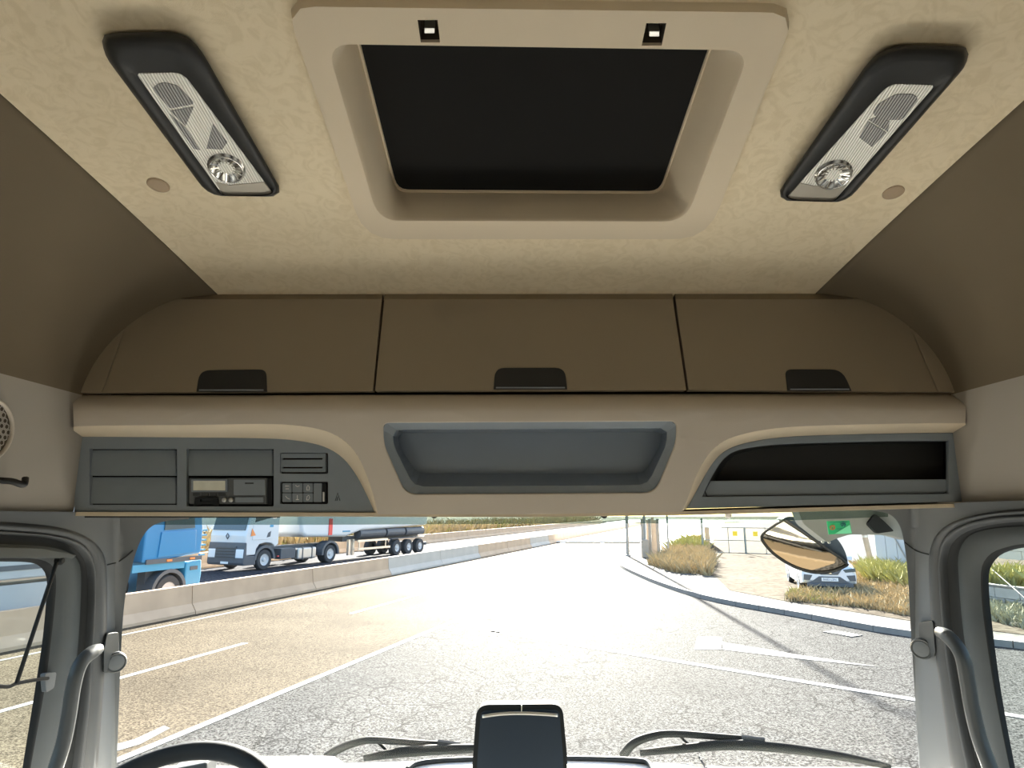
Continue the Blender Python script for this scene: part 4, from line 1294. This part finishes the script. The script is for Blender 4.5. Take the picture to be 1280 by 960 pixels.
blades('dry_grass', scatter(P2, 3600, .3, .9), 0.38, 0.022, 'grass_dry', 'dry grass verge around the parked white car')
blades('green_weeds', scatter(gp((985, 750), (1040, 756), (1046, 745), (990, 740)), 420, .4, .9), 0.28, 0.015, 'grass_green', 'yellow green tufts in front of the parked car')
blades('green_weeds', scatter(gp((1080, 712), (1140, 718), (1140, 738), (1085, 730)), 1000, .5, 1.1), 0.75, 0.024, 'grass_green', 'yellow green bushy weeds below the grey shed')
P3 = gp((1235, 775), (1295, 790), (1295, 752), (1235, 748))
blades('grey_weeds', scatter(P3, 900, .3, .9), 0.4, 0.025, 'weeds', 'grey green weeds in front of the low block wall')
P4 = [tuple(RD(20, 27.2))[:2], tuple(RD(150, 27.2))[:2], tuple(RD(150, 33))[:2], tuple(RD(20, 33))[:2]]
blades('dry_grass', scatter(P4, 3800, .5, 1.3), 1.35, 0.07, 'grass_dry', 'tall orange dry grass behind the far barrier', 0.4)
blades('green_weeds', scatter(P4, 700, .6, 1.2), 1.3, 0.07, 'grass_green', 'green weeds among the dry grass behind the far barrier', 0.4)
V, Fc = prismg([(26.7, 0), (27.0, 0.4), (30, 0.9), (34, 1.3), (60, 1.4), (60, 0)], 5, 200, 'X')
V = [tuple(RD(p[0], p[1], p[2])) for p in V]
struct('bank', V, Fc, 'dirt', 'dry earth bank behind the far barrier')
# white building far behind the bank
wb = thing('warehouse', 'white warehouse far behind the dry grass on the left', 'building', tuple(RD(52, 44)), math.pi / 2 - PSI)
obj('wall', *boxg((0, 0, 3.4), (26, 10, 5.2)), 'white_wall', wb, local=True)
obj('roof', *prismg([(-5.4, 6.0), (5.4, 6.0), (0, 7.2)], -13.4, 13.4, 'X'), 'shed', wb, local=True)

# ---- posts, boards, gate
def post(px, py, h, r, label, m='post', extra=None):
    b = G(px, py, 0.13)
    root = thing('fence_post', label, 'post', tuple(b), 0, 'posts by the driveway')
    obj('shaft', *tubeg([b, b + Vector((0, 0, h))], r, 8), m, root)
    obj('base_plate', *latheg([(r * 2.2, 0), (r * 2.2, 0.03), (r * 1.2, 0.06)], tuple(b), (0, 0, 1), 10), m, root)
    return root
lampb = G(785, 695, 0.13)
lp = thing('street_lamp', 'grey street lamp post at the pavement corner', 'street lamp', tuple(lampb))
hl = 12.75
obj('pole', *tubeg([lampb, lampb + Vector((0, 0, hl))], [0.11, 0.075], 10), 'post', lp)
obj('foot', *latheg([(0.20, 0), (0.20, 0.05), (0.13, 0.10)], tuple(lampb), (0, 0, 1), 12), 'post', lp)
obj('arm', *tubeg([lampb + Vector((0, 0, hl)), lampb + Vector((0.15, 0, hl + 0.15)), lampb + Vector((0.35, 0, hl + 0.18))], 0.05, 8), 'post', lp)
obj('lamp_head', *boxg(tuple(lampb + Vector((0.7, 0, hl + 0.18))), (0.9, 0.5, 0.14)), 'post', lp, bevel=0.04)
post(836, 697, 3.2, 0.06, 'slim grey post right of the weathered boards')
post(807, 697, 3.4, 0.08, 'slim grey post in front of the weathered boards')
bd = thing('board_stack', 'weathered grey brown boards standing beside the street lamp', 'boards', tuple(G(816, 698, 0.13)))
for k in range(7):
    b = G(804 + k * 3.3, 697 - (k % 3), 0.13)
    hh = 2.35 + 0.1 * math.sin(k * 2.1)
    obj('board', *boxg((b.x, b.y + 0.1 * (k % 2), 0.13 + hh / 2), (0.17, 0.08, hh)), 'wood', bd)
cb = G(806, 697, 0.13)
tag(obj('meter_box', *boxg((cb.x, cb.y - 0.25, 0.13 + 0.55), (0.42, 0.3, 1.1)), 'wood', bevel=0.08, seg=4), 'small rounded brown utility box at the foot of the boards', 'utility box')
# gate
ga, gb = G(879, 691, 0.13), G(985, 694, 0.13)
gt_ = thing('metal_gate', 'grey mesh metal gate closing the driveway', 'gate', tuple(ga))
dg_ = (gb - ga)
GH = 1.75
for fr_ in (0.0, 0.32, 0.52, 0.76, 1.0):
    b = ga + dg_ * fr_
    big = fr_ in (0.0, 1.0)
    obj('gate_post' if big else 'upright', *tubeg([b, b + Vector((0, 0, GH + (0.6 if big else 0)))], 0.07 if big or fr_ == .52 else 0.025, 8), 'gate', gt_)
for hh in (0.06, GH * 0.5, GH * 0.98):
    obj('rail', *tubeg([ga + Vector((0, 0, hh)), gb + Vector((0, 0, hh))], 0.03, 6), 'gate', gt_)
for fr_, lb in ((0.40, 'left'), (0.64, 'right')):
    c = ga + dg_ * fr_ + Vector((0, -0.06, GH * 0.76))
    obj('warning_plate', *boxg(tuple(c), (0.30, 0.02, 0.30)), 'yellow', gt_, label='yellow warning plate')
# retaining wall behind the gate
V, Fc = prismg([(0, 0), (0, 1.6), (0.35, 1.6), (0.35, 0)], 0, 30, 'Y')
aw = Vector((14.05, 49.0, 0.13)); ang = math.radians(13)
V = [(aw.x + p[0] * math.cos(ang) + p[1] * math.sin(ang), aw.y + p[1] * math.cos(ang) - p[0] * math.sin(ang), 0.13 + p[2]) for p in V]
tag(obj('retaining_wall', V, Fc, 'barrier'), 'pale concrete retaining wall running back behind the gate', 'wall')
# dirt track behind the gate
rp_ = [tuple(G(x, y, 0.15))[:2] for x, y in ((882, 690), (990, 694), (1010, 652), (906, 652))]
struct('dirt_track', *quad(rp_, 0.15, 0.03), 'dirt', 'brown dirt track rising behind the metal gate')
# yard beyond
struct('yard', *quad([(3, 62), (70, 62), (120, 200), (30, 200)], 0.135, 0.05), 'white_wall', 'bright pale concrete yard far beyond the gate')
# white wall, leaning poles and shed on the right
wa, wb_ = G(1040, 702, 0.13), G(1100, 712, 0.13)
def vwall(a, b, h, th):
    d = (b - a).normalized(); nr = Vector((-d.y, d.x, 0)) * th
    q = [a, b, b + nr, a + nr]
    V = [(p.x, p.y, p.z) for p in q] + [(p.x, p.y, p.z + h) for p in q]
    return V, [(0, 3, 2, 1), (4, 5, 6, 7), (0, 1, 5, 4), (1, 2, 6, 5), (2, 3, 7, 6), (3, 0, 4, 7)]
tag(obj('boundary_wall', *vwall(wa, wb_, 3.2, 0.25), 'white_wall'), 'bright white boundary wall right of the front mirror', 'wall')
p0, p1 = G(1091, 712, 0.13), None
tp = thing('utility_pole', 'leaning brown utility pole before the white wall', 'pole', tuple(p0))
obj('pole', *tubeg([p0, p0 + Vector((-0.45, 0.1, 3.6))], 0.13, 10), 'wood', tp)
obj('band', *tubeg([p0 + Vector((-0.2, 0.0, 1.55)), p0 + Vector((-0.21, 0, 1.65))], 0.14, 10), 'steel', tp)
sa, sb = G(1098, 716, 0.13), G(1185, 724, 0.13)
sh = thing('metal_shed', 'grey blue sheet metal shed at the right windscreen edge', 'shed', tuple(sa))
dsh = sb - sa
for k in range(6):
    a = sa + dsh * (k / 6.0); b = sa + dsh * ((k + 1) / 6.0 - 0.008)
    obj('sheet', *vwall(a, b, 3.4, 0.06 + 0.04 * (k % 2)), 'shed', sh)
obj('brace', *tubeg([sa + dsh * .1 + Vector((0, -.12, 2.8)), sa + dsh * .45 + Vector((0, -.12, 0.6))], 0.03, 6), 'post', sh)
obj('base_course', *vwall(sa + Vector((0, -0.08, 0)), sb + Vector((0, -0.08, 0)), 0.5, 0.05), 'block', sh)
# right window: low block wall and pale stone wall above a bank
ba, bb = G(1200, 752, 0.13), G(1330, 772, 0.13)
bw = thing('block_wall', 'low grey concrete block wall seen through the passenger window', 'wall', tuple(ba))
db = bb - ba; Lb = db.length; db.normalize()
bm_ = {}
k = 0
for r_ in range(2):
    s = -0.3 * r_
    while s < Lb:
        a = ba + db * s + Vector((0, 0, 0.30 * r_))
        obj('block', *vwall(a, a + db * 0.76, 0.285, 0.22), 'block', bw)
        s += 0.78
obj('coping', *vwall(ba + Vector((0, -0.03, 0.6)), bb + Vector((0, -0.03, 0.6)), 0.06, 0.28), 'kerb', bw)
V, Fc = prismg([(0.3, 0.0), (0.3, 0.55), (4.0, 1.1), (9.0, 1.4), (9.0, 0)], 0, Lb, 'X')
nb = Vector((-db.y, db.x, 0))
V = [tuple(ba + db * p[0] + nb * p[1] + Vector((0, 0, p[2]))) for p in V]
struct('bank', V, Fc, 'dirt', 'earth bank rising behind the low block wall')
PB = [tuple(ba + db * x + nb * y)[:2] for x, y in ((0, .5), (Lb, .5), (Lb, 5), (0, 5))]
blades('green_weeds', scatter(PB, 700, .4, 1), 0.7, 0.04, 'grass_green', 'yellow green weeds on the bank behind the block wall', 0.75)
sa2 = ba + nb * 5.2 + Vector((0, 0, 1.05)) - db * 3
sw_ = thing('stone_wall', 'pale stone block wall above the bank in the passenger window', 'wall', tuple(sa2))
for r_ in range(5):
    s = -0.35 * (r_ % 2)
    while s < Lb + 9:
        a = sa2 + db * s + Vector((0, 0, 0.32 * r_))
        obj('stone', *vwall(a, a + db * 0.92, 0.305, 0.3 + random.uniform(0, .03)), 'pale_stone', sw_)
        s += 0.94
ln = [G(1236, 708, 1.2), G(1275, 742, 0.8), G(1300, 765, 0.5)]
tag(obj('guy_wire', *tubeg(ln, 0.014, 6), 'rubber_dk'), 'thin grey guy wire slanting before the stone wall', 'wire')

# ================================================================== VEHICLES
def wheel(root, x, y, z, r, w_, ydir, name='wheel', rimm='rim', rr=0.58):
    """wheel: tyre part with rim and hub sub-parts; ydir -1 faces the near side"""
    tv, tf = latheg([(r * rr, 0), (r * 0.93, 0.0), (r, 0.05), (r, w_ - 0.05), (r * 0.93, w_), (r * rr, w_)], (x, y, z), (0, -ydir, 0), 28)
    ty = obj(name, tv, tf[:-2], 'tyre', root, local=True, smooth=False)
    rv, rf = latheg([(r * rr * 1.02, 0.01), (r * rr * 0.95, 0.035), (r * rr * 0.80, 0.05), (r * 0.22, 0.075), (r * 0.16, 0.0), (r * 0.05, -0.01)], (x, y, z), (0, -ydir, 0), 24)
    obj('rim', rv, rf[:-2] + [rf[-1]], rimm, ty, local=True)
    return ty

# ---- white tractor with silo trailer (local x runs from front to rear, y=0 is the near side)
al = math.radians(24)
wt = thing('white_truck', 'white tractor truck pulling a grey silo trailer beyond the median barrier', 'truck', (-13.5, 32.8, 0.0), math.pi / 2 - al)
def L(name, g, m, parent=None, **k): return obj(name, g[0], g[1], m, parent or wt, local=True, **k)
cabp = [(0.02, 1.42), (0.0, 1.75), (0.06, 1.98), (0.40, 3.35), (0.70, 3.70), (2.25, 3.80), (2.25, 1.25), (2.0, 1.12), (1.95, 1.2), (1.75, 1.32), (1.35, 1.36), (0.95, 1.30), (0.75, 1.08), (0.70, 0.78), (0.06, 0.78)]
L('cab', prismg(cabp, 0.02, 2.48, 'Y'), 'white_paint', bevel=0.05, seg=3)
fb = [(-0.10, 0.32), (-0.06, 1.05), (0.05, 1.50), (0.14, 1.50), (0.68, 0.80), (0.75, 0.30)]
L('bumper', prismg([(-0.02, 0.30), (-0.08, 0.42), (-0.05, 1.05), (0.0, 1.42), (0.09, 1.40), (0.12, 0.78), (0.70, 0.74), (0.74, 0.30)], 0.0, 2.5, 'Y'), 'veh_dark', bevel=0.03)
gr = L('grille', prismg([(-0.10, 0.62), (-0.075, 1.22), (0, 1.22), (0, 0.62)], 0.55, 1.95, 'Y'), 'veh_dark')
for k in range(4):
    L('grille_slat', boxg((-0.10 + 0.006 * k, 1.25, 0.70 + 0.14 * k), (0.05, 1.3, 0.045)), 'handle', gr)
for y in (0.30, 2.20):
    L('headlight', prismg([(-0.09, 0.66), (-0.075, 1.08), (0.16, 1.14), (0.14, 0.62)], y - 0.26, y + 0.26, 'Y'), 'lightlens', bevel=0.03)
L('number_plate', boxg((-0.10, 1.25, 0.42), (0.02, 0.52, 0.11)), 'white_mark')
# emblem: open diamond on the front panel
em = join(tubeg([(-0.025, 1.25 - 0.10, 1.72), (-0.03, 1.25, 1.86), (-0.025, 1.35, 1.72), (-0.02, 1.25, 1.58), (-0.025, 1.15, 1.72)], 0.022, 6))
L('emblem', em, 'veh_dark')
L('windscreen', prismg([(0.02, 2.02), (0.355, 3.30), (0.41, 3.30), (0.10, 2.02)], 0.14, 2.36, 'Y'), 'veh_glass')
sp_ = L('door', boxg((1.10, 0.012, 2.1), (1.35, 0.03, 1.15)), 'white_paint', bevel=0.01)
L('door_window', boxg((1.02, 0.006, 2.95), (1.0, 0.03, 0.72)), 'veh_glass', bevel=0.01)
L('door_window', prismg([(0.50, 2.40), (0.62, 2.80), (1.55, 2.80), (1.55, 2.62), (1.1, 2.52)], -0.006, 0.012, 'Y'), 'veh_glass')
L('warning_triangle', prismg([(0.30, 1.72), (0.36, 2.10), (0.62, 1.75)], -0.012, 0.006, 'Y'), 'orange')
L('side_badge', boxg((1.66, 0.0, 2.2), (0.24, 0.02, 0.12)), 'blue_light')
L('air_intake', prismg([(1.36, 1.62), (1.44, 1.85), (1.64, 1.95), (1.60, 1.66)], -0.01, 0.01, 'Y'), 'veh_dark')
arch = [(1.34 + 0.72 * math.cos(a), 0.52 + 0.72 * math.sin(a)) for a in [math.pi * (k / 14) for k in range(15)]] + [(1.34 + 0.58 * math.cos(a), 0.52 + 0.58 * math.sin(a)) for a in [math.pi * (1 - k / 14) for k in range(15)]]
L('wheel_arch', prismg(arch, -0.01, 0.6, 'Y'), 'veh_dark')
L('side_step', boxg((0.42, 0.12, 0.50), (0.45, 0.2, 0.35)), 'veh_dark', bevel=0.02)
wheel(wt, 1.34, 0.02, 0.51, 0.51, 0.32, -1)
wheel(wt, 1.34, 2.48, 0.51, 0.51, 0.32, 1)
L('chassis', boxg((4.5, 1.25, 0.95), (5.6, 0.9, 0.28)), 'veh_dark')
tk = L('fuel_tank', boxg((4.55, 0.32, 0.66), (1.45, 0.55, 0.62)), 'silver', bevel=0.09, seg=4)
for x in (4.15, 4.9):
    L('tank_strap', boxg((x, 0.32, 0.66), (0.07, 0.58, 0.65)), 'veh_dark', tk)
L('battery_box', boxg((3.1, 0.35, 0.72), (1.1, 0.5, 0.55)), 'veh_dark', bevel=0.03)
L('tail_marker', boxg((2.35, 0.1, 0.62), (0.12, 0.05, 0.06)), 'red')
L('far_tank', boxg((4.3, 2.2, 0.66), (1.6, 0.5, 0.6)), 'veh_dark', bevel=0.08)
fen = [(6.45 + 0.76 * math.cos(a), 0.55 + 0.70 * math.sin(a)) for a in [math.pi * (-.04 + 1.08 * k / 14) for k in range(15)]] + [(6.45 + 0.62 * math.cos(a), 0.55 + 0.58 * math.sin(a)) for a in [math.pi * (1.04 - 1.08 * k / 14) for k in range(15)]]
L('rear_fender', prismg(fen, 0.0, 0.62, 'Y'), 'veh_dark')
wheel(wt, 6.45, 0.03, 0.51, 0.51, 0.58, -1)
wheel(wt, 6.45, 2.47, 0.51, 0.51, 0.58, 1)
tb = [(3.4, 3.9), (4.1, 1.70), (4.5, 1.52), (7.9, 1.42), (9.4, 1.75), (17.3, 1.95), (17.4, 3.9)]
L('silo_body', prismg(tb, 0.1, 2.4, 'Y'), 'white_paint', bevel=0.18, seg=4)
L('red_reflector', boxg((6.42, 0.09, 2.05), (0.30, 0.06, 0.95)), 'red')
L('side_text_panel', boxg((7.9, 0.10, 1.75), (0.7, 0.05, 0.09)), 'blue_light')
L('trailer_frame', boxg((12.6, 1.25, 1.25), (8.6, 1.1, 0.3)), 'veh_dark')
for k, (xa, xb) in enumerate(((9.4, 12.1), (12.3, 14.4), (14.6, 16.9))):
    L('side_tank', tubeg([(xa, 0.42, 1.55), (xb, 0.42, 1.55)], 0.30, 14), 'veh_dark')
for x in (8.55, 8.95):
    L('landing_leg', boxg((x, 0.4, 0.75), (0.16, 0.16, 0.95)), 'steel')
sg = L('side_guard', boxg((10.6, 0.06, 1.12), (3.2, 0.05, 0.13)), 'steel')
L('guard_rail', boxg((10.8, 0.06, 0.62), (3.4, 0.05, 0.13)), 'steel', sg)
for x in (9.2, 12.0):
    L('guard_upright', boxg((x, 0.08, 0.85), (0.07, 0.05, 0.6)), 'steel', sg)
for x in (13.3, 14.75, 16.2):
    wheel(wt, x, 0.03, 0.50, 0.52, 0.40, -1, rr=0.5)
    wheel(wt, x, 2.47, 0.50, 0.52, 0.40, 1, rr=0.5)
L('rear_bumper', boxg((17.1, 1.25, 0.62), (0.15, 2.3, 0.2)), 'veh_dark')
L('mudguard', boxg((14.75, 0.25, 1.12), (4.2, 0.42, 0.05)), 'veh_dark')

# ---- blue truck close behind the barrier (front towards +x local)
bt = thing('blue_truck', 'bright blue truck cab passing close behind the median barrier', 'truck', (-10.8 + 0.35, 21.0 + 0.9, 0.0), math.pi / 2 - PSI)
def B(name, g, m, parent=None, **k): return obj(name, g[0], g[1], m, parent or bt, local=True, **k)
bc_ = [(-0.02, 1.62), (0.0, 2.4), (-0.25, 3.6), (-0.6, 3.9), (-2.3, 3.95), (-2.3, 1.45), (-1.9, 1.45), (-0.8, 1.55)]
B('cab', prismg(bc_, 0.02, 2.48, 'Y'), 'blue_paint', bevel=0.05, seg=3)
dr_ = B('door', prismg([(-0.30, 1.66), (-0.34, 2.38), (-1.72, 2.34), (-1.78, 1.58)], -0.012, 0.02, 'Y'), 'blue_paint', bevel=0.01)
B('door_window', prismg([(-0.40, 2.44), (-0.52, 3.10), (-1.62, 3.10), (-1.62, 2.40)], -0.008, 0.03, 'Y'), 'veh_glass')
B('marker_band', boxg((-1.1, 0.0, 1.47), (2.2, 0.04, 0.14)), 'veh_dark')
for x in (-0.42, -1.35):
    B('side_marker', boxg((x, -0.03, 1.47), (0.20, 0.03, 0.06)), 'orange')
B('bumper_corner', prismg([(-0.62, 0.34), (-0.62, 1.36), (0.02, 1.40), (0.06, 0.95), (0.0, 0.34)], 0.0, 2.5, 'Y'), 'blue_light', bevel=0.04)
B('step_recess', boxg((-0.30, -0.005, 1.16), (0.32, 0.03, 0.12)), 'veh_dark', bevel=0.01)
B('bumper_marker', boxg((-0.33, -0.01, 0.62), (0.26, 0.03, 0.06)), 'orange')
B('lower_panel', boxg((-1.65, 0.06, 1.30), (1.95, 0.08, 0.22)), 'blue_light')
ar2 = [(-1.22 + 0.68 * math.cos(a), 0.52 + 0.68 * math.sin(a)) for a in [math.pi * k / 14 for k in range(15)]] + [(-1.22 + 0.57 * math.cos(a), 0.52 + 0.57 * math.sin(a)) for a in [math.pi * (1 - k / 14) for k in range(15)]]
B('wheel_arch', prismg(ar2, 0.0, 0.6, 'Y'), 'veh_dark')
B('arch_liner', boxg((-1.22, 0.5, 1.0), (1.25, 0.3, 0.6)), 'veh_dark')
wheel(bt, -1.22, 0.03, 0.51, 0.51, 0.32, -1)
wheel(bt, -1.22, 2.47, 0.51, 0.51, 0.32, 1)
for k in range(6):
    B('front_vane', boxg((0.10, 0.10, 2.35 - 0.16 * k), (0.22 - 0.012 * k, 0.12, 0.05)), 'blue_light')
B('chassis', boxg((-8.5, 1.25, 0.98), (12.5, 0.9, 0.3)), 'veh_dark')
B('trailer_body', boxg((-9.5, 1.25, 2.55), (13.6, 2.5, 2.4)), 'trailer_grey', bevel=0.03)
B('trailer_stripe', boxg((-9.5, 0.0, 1.62), (13.6, 0.03, 0.12)), 'veh_dark')
B('side_skirt', boxg((-8.0, 0.05, 0.92), (8.0, 0.06, 0.6)), 'trailer_grey')
for x in (-4.2, -12.2, -13.5, -14.8):
    wheel(bt, x, 0.03, 0.51, 0.51, 0.5, -1)

# ---- parked white car (front at local x=0, rear towards +x)
ca = thing('parked_car', 'white car with dark grille parked on the verge under the front mirror', 'car', (10.22, 23.9, 0.14), math.radians(90 - 15))
def Cc(name, g, m, parent=None, **k): return obj(name, g[0], g[1], m, parent or ca, local=True, **k)
# cross-sections along x; y from 0 (left seen) to -1.84 (right seen)
W = 1.84
def sec(x, pts):
    left = [(x, -W / 2 + a, z) for a, z in pts]
    right = [(x, -W / 2 - a, z) for a, z in reversed(pts)]
    return left + right
secs = [sec(0.00, [(0.78, 0.42), (0.80, 0.55), (0.76, 0.70), (0.60, 0.80)]),
        sec(0.10, [(0.88, 0.32), (0.90, 0.60), (0.86, 0.82), (0.66, 0.92)]),
        sec(0.45, [(0.91, 0.26), (0.92, 0.66), (0.88, 0.92), (0.70, 1.00)]),
        sec(1.15, [(0.91, 0.24), (0.92, 0.70), (0.89, 1.02), (0.74, 1.08)]),
        sec(1.40, [(0.91, 0.24), (0.92, 0.72), (0.88, 1.06), (0.72, 1.16)]),
        sec(2.05, [(0.91, 0.24), (0.92, 0.74), (0.84, 1.10), (0.62, 1.58)]),
        sec(2.60, [(0.91, 0.24), (0.92, 0.74), (0.84, 1.12), (0.62, 1.63)]),
        sec(3.60, [(0.91, 0.24), (0.92, 0.76), (0.85, 1.12), (0.60, 1.58)]),
        sec(4.20, [(0.90, 0.28), (0.90, 0.78), (0.82, 1.10), (0.64, 1.20)]),
        sec(4.36, [(0.80, 0.40), (0.82, 0.78), (0.76, 1.02), (0.60, 1.08)])]
v, f = loftg(secs, True, True, True)
Cc('body', (v, f), 'car_white', smooth=False, bevel=0.02)
Cc('windscreen', loftg([[(1.36, -W / 2 + .72, 1.165), (1.36, -W / 2 - .72, 1.165)], [(2.03, -W / 2 + .60, 1.60), (2.03, -W / 2 - .60, 1.60)]], False), 'veh_glass')
for s_, q in ((1, 0), (-1, 1)):
    y0 = -W / 2 + s_ * 0.86; y1 = -W / 2 + s_ * 0.655
    Cc('side_window', loftg([[(1.62, y0, 1.12), (3.9, y0, 1.14)], [(2.15, y1, 1.55), (3.55, y1, 1.54)]], False), 'veh_glass')
Cc('grille', prismg([(-W / 2 + .42, 0.80), (-W / 2 - .42, 0.80), (-W / 2 - .28, 0.62), (-W / 2 + .28, 0.62)], -0.025, 0.08, 'X'), 'veh_dark', bevel=0.006)
Cc('emblem', prismg([(-W / 2 + .085, 0.755), (-W / 2 - .03, 0.755), (-W / 2 - .03, 0.715), (-W / 2 - .085, 0.665), (-W / 2 + .06, 0.665), (-W / 2 + .06, 0.70)], -0.045, -0.02, 'X'), 'chrome')
Cc('lower_grille', prismg([(-W / 2 + .34, 0.56), (-W / 2 - .34, 0.56), (-W / 2 - .66, 0.33), (-W / 2 + .66, 0.33)], -0.03, 0.08, 'X'), 'veh_dark', bevel=0.006)
Cc('lower_trim', boxg((-0.01, -W / 2, 0.27), (0.12, 1.5, 0.12)), 'veh_dark', bevel=0.02)
npl = Cc('number_plate', boxg((-0.045, -W / 2, 0.46), (0.02, 0.54, 0.12)), 'white_mark', bevel=0.003)
for s_ in (1, -1):
    yy = -W / 2 + s_ * 0.63
    Cc('headlight', prismg([(yy + s_ * -.18, 0.80), (yy + s_ * .22, 0.86), (yy + s_ * .24, 0.74), (yy + s_ * -.10, 0.70)], -0.012, 0.12, 'X'), 'veh_glass', bevel=0.01)
    Cc('fog_light', prismg([(yy + s_ * -.08, 0.60), (yy + s_ * .20, 0.62), (yy + s_ * .22, 0.42), (yy + s_ * .02, 0.42)], -0.012, 0.12, 'X'), 'veh_dark', bevel=0.01)
    Cc('chin_trim', tubeg([(-0.04, -W / 2 + s_ * .36, 0.30), (-0.04, -W / 2 + s_ * .48, 0.22), (-0.04, -W / 2 + s_ * .66, 0.22)], 0.018, 6), 'steel')
    for x in (0.88, 3.5):
        wheel(ca, x, -W / 2 + s_ * 0.93, 0.33, 0.33, 0.22, s_, rr=0.66)
    Cc('wing_mirror', boxg((1.55, -W / 2 + s_ * 1.0, 1.10), (0.12, 0.22, 0.15)), 'car_white', bevel=0.04)
def text(name, s, size, mtx, m, parent):
    cu = bpy.data.curves.new(name, 'FONT')
    cu.body = s; cu.size = size; cu.align_x = 'CENTER'; cu.align_y = 'CENTER'; cu.extrude = 0.001
    t = bpy.data.objects.new(name, cu)
    COL.objects.link(t)
    bpy.context.view_layer.update()
    me = bpy.data.meshes.new_from_object(t.evaluated_get(bpy.context.evaluated_depsgraph_get()))
    bpy.data.objects.remove(t)
    me.transform(mtx)
    me.materials.clear(); me.materials.append(M[m])
    o = bpy.data.objects.new(name, me)
    COL.objects.link(o); o.parent = parent
    return o
text('plate_text', '8683 LSN', 0.11, Matrix.Translation((-0.057, -W / 2 + 0.01, 0.46)) @ Matrix.Rotation(-math.pi / 2, 4, 'Z') @ Matrix.Rotation(math.pi / 2, 4, 'X'), 'navy', npl)
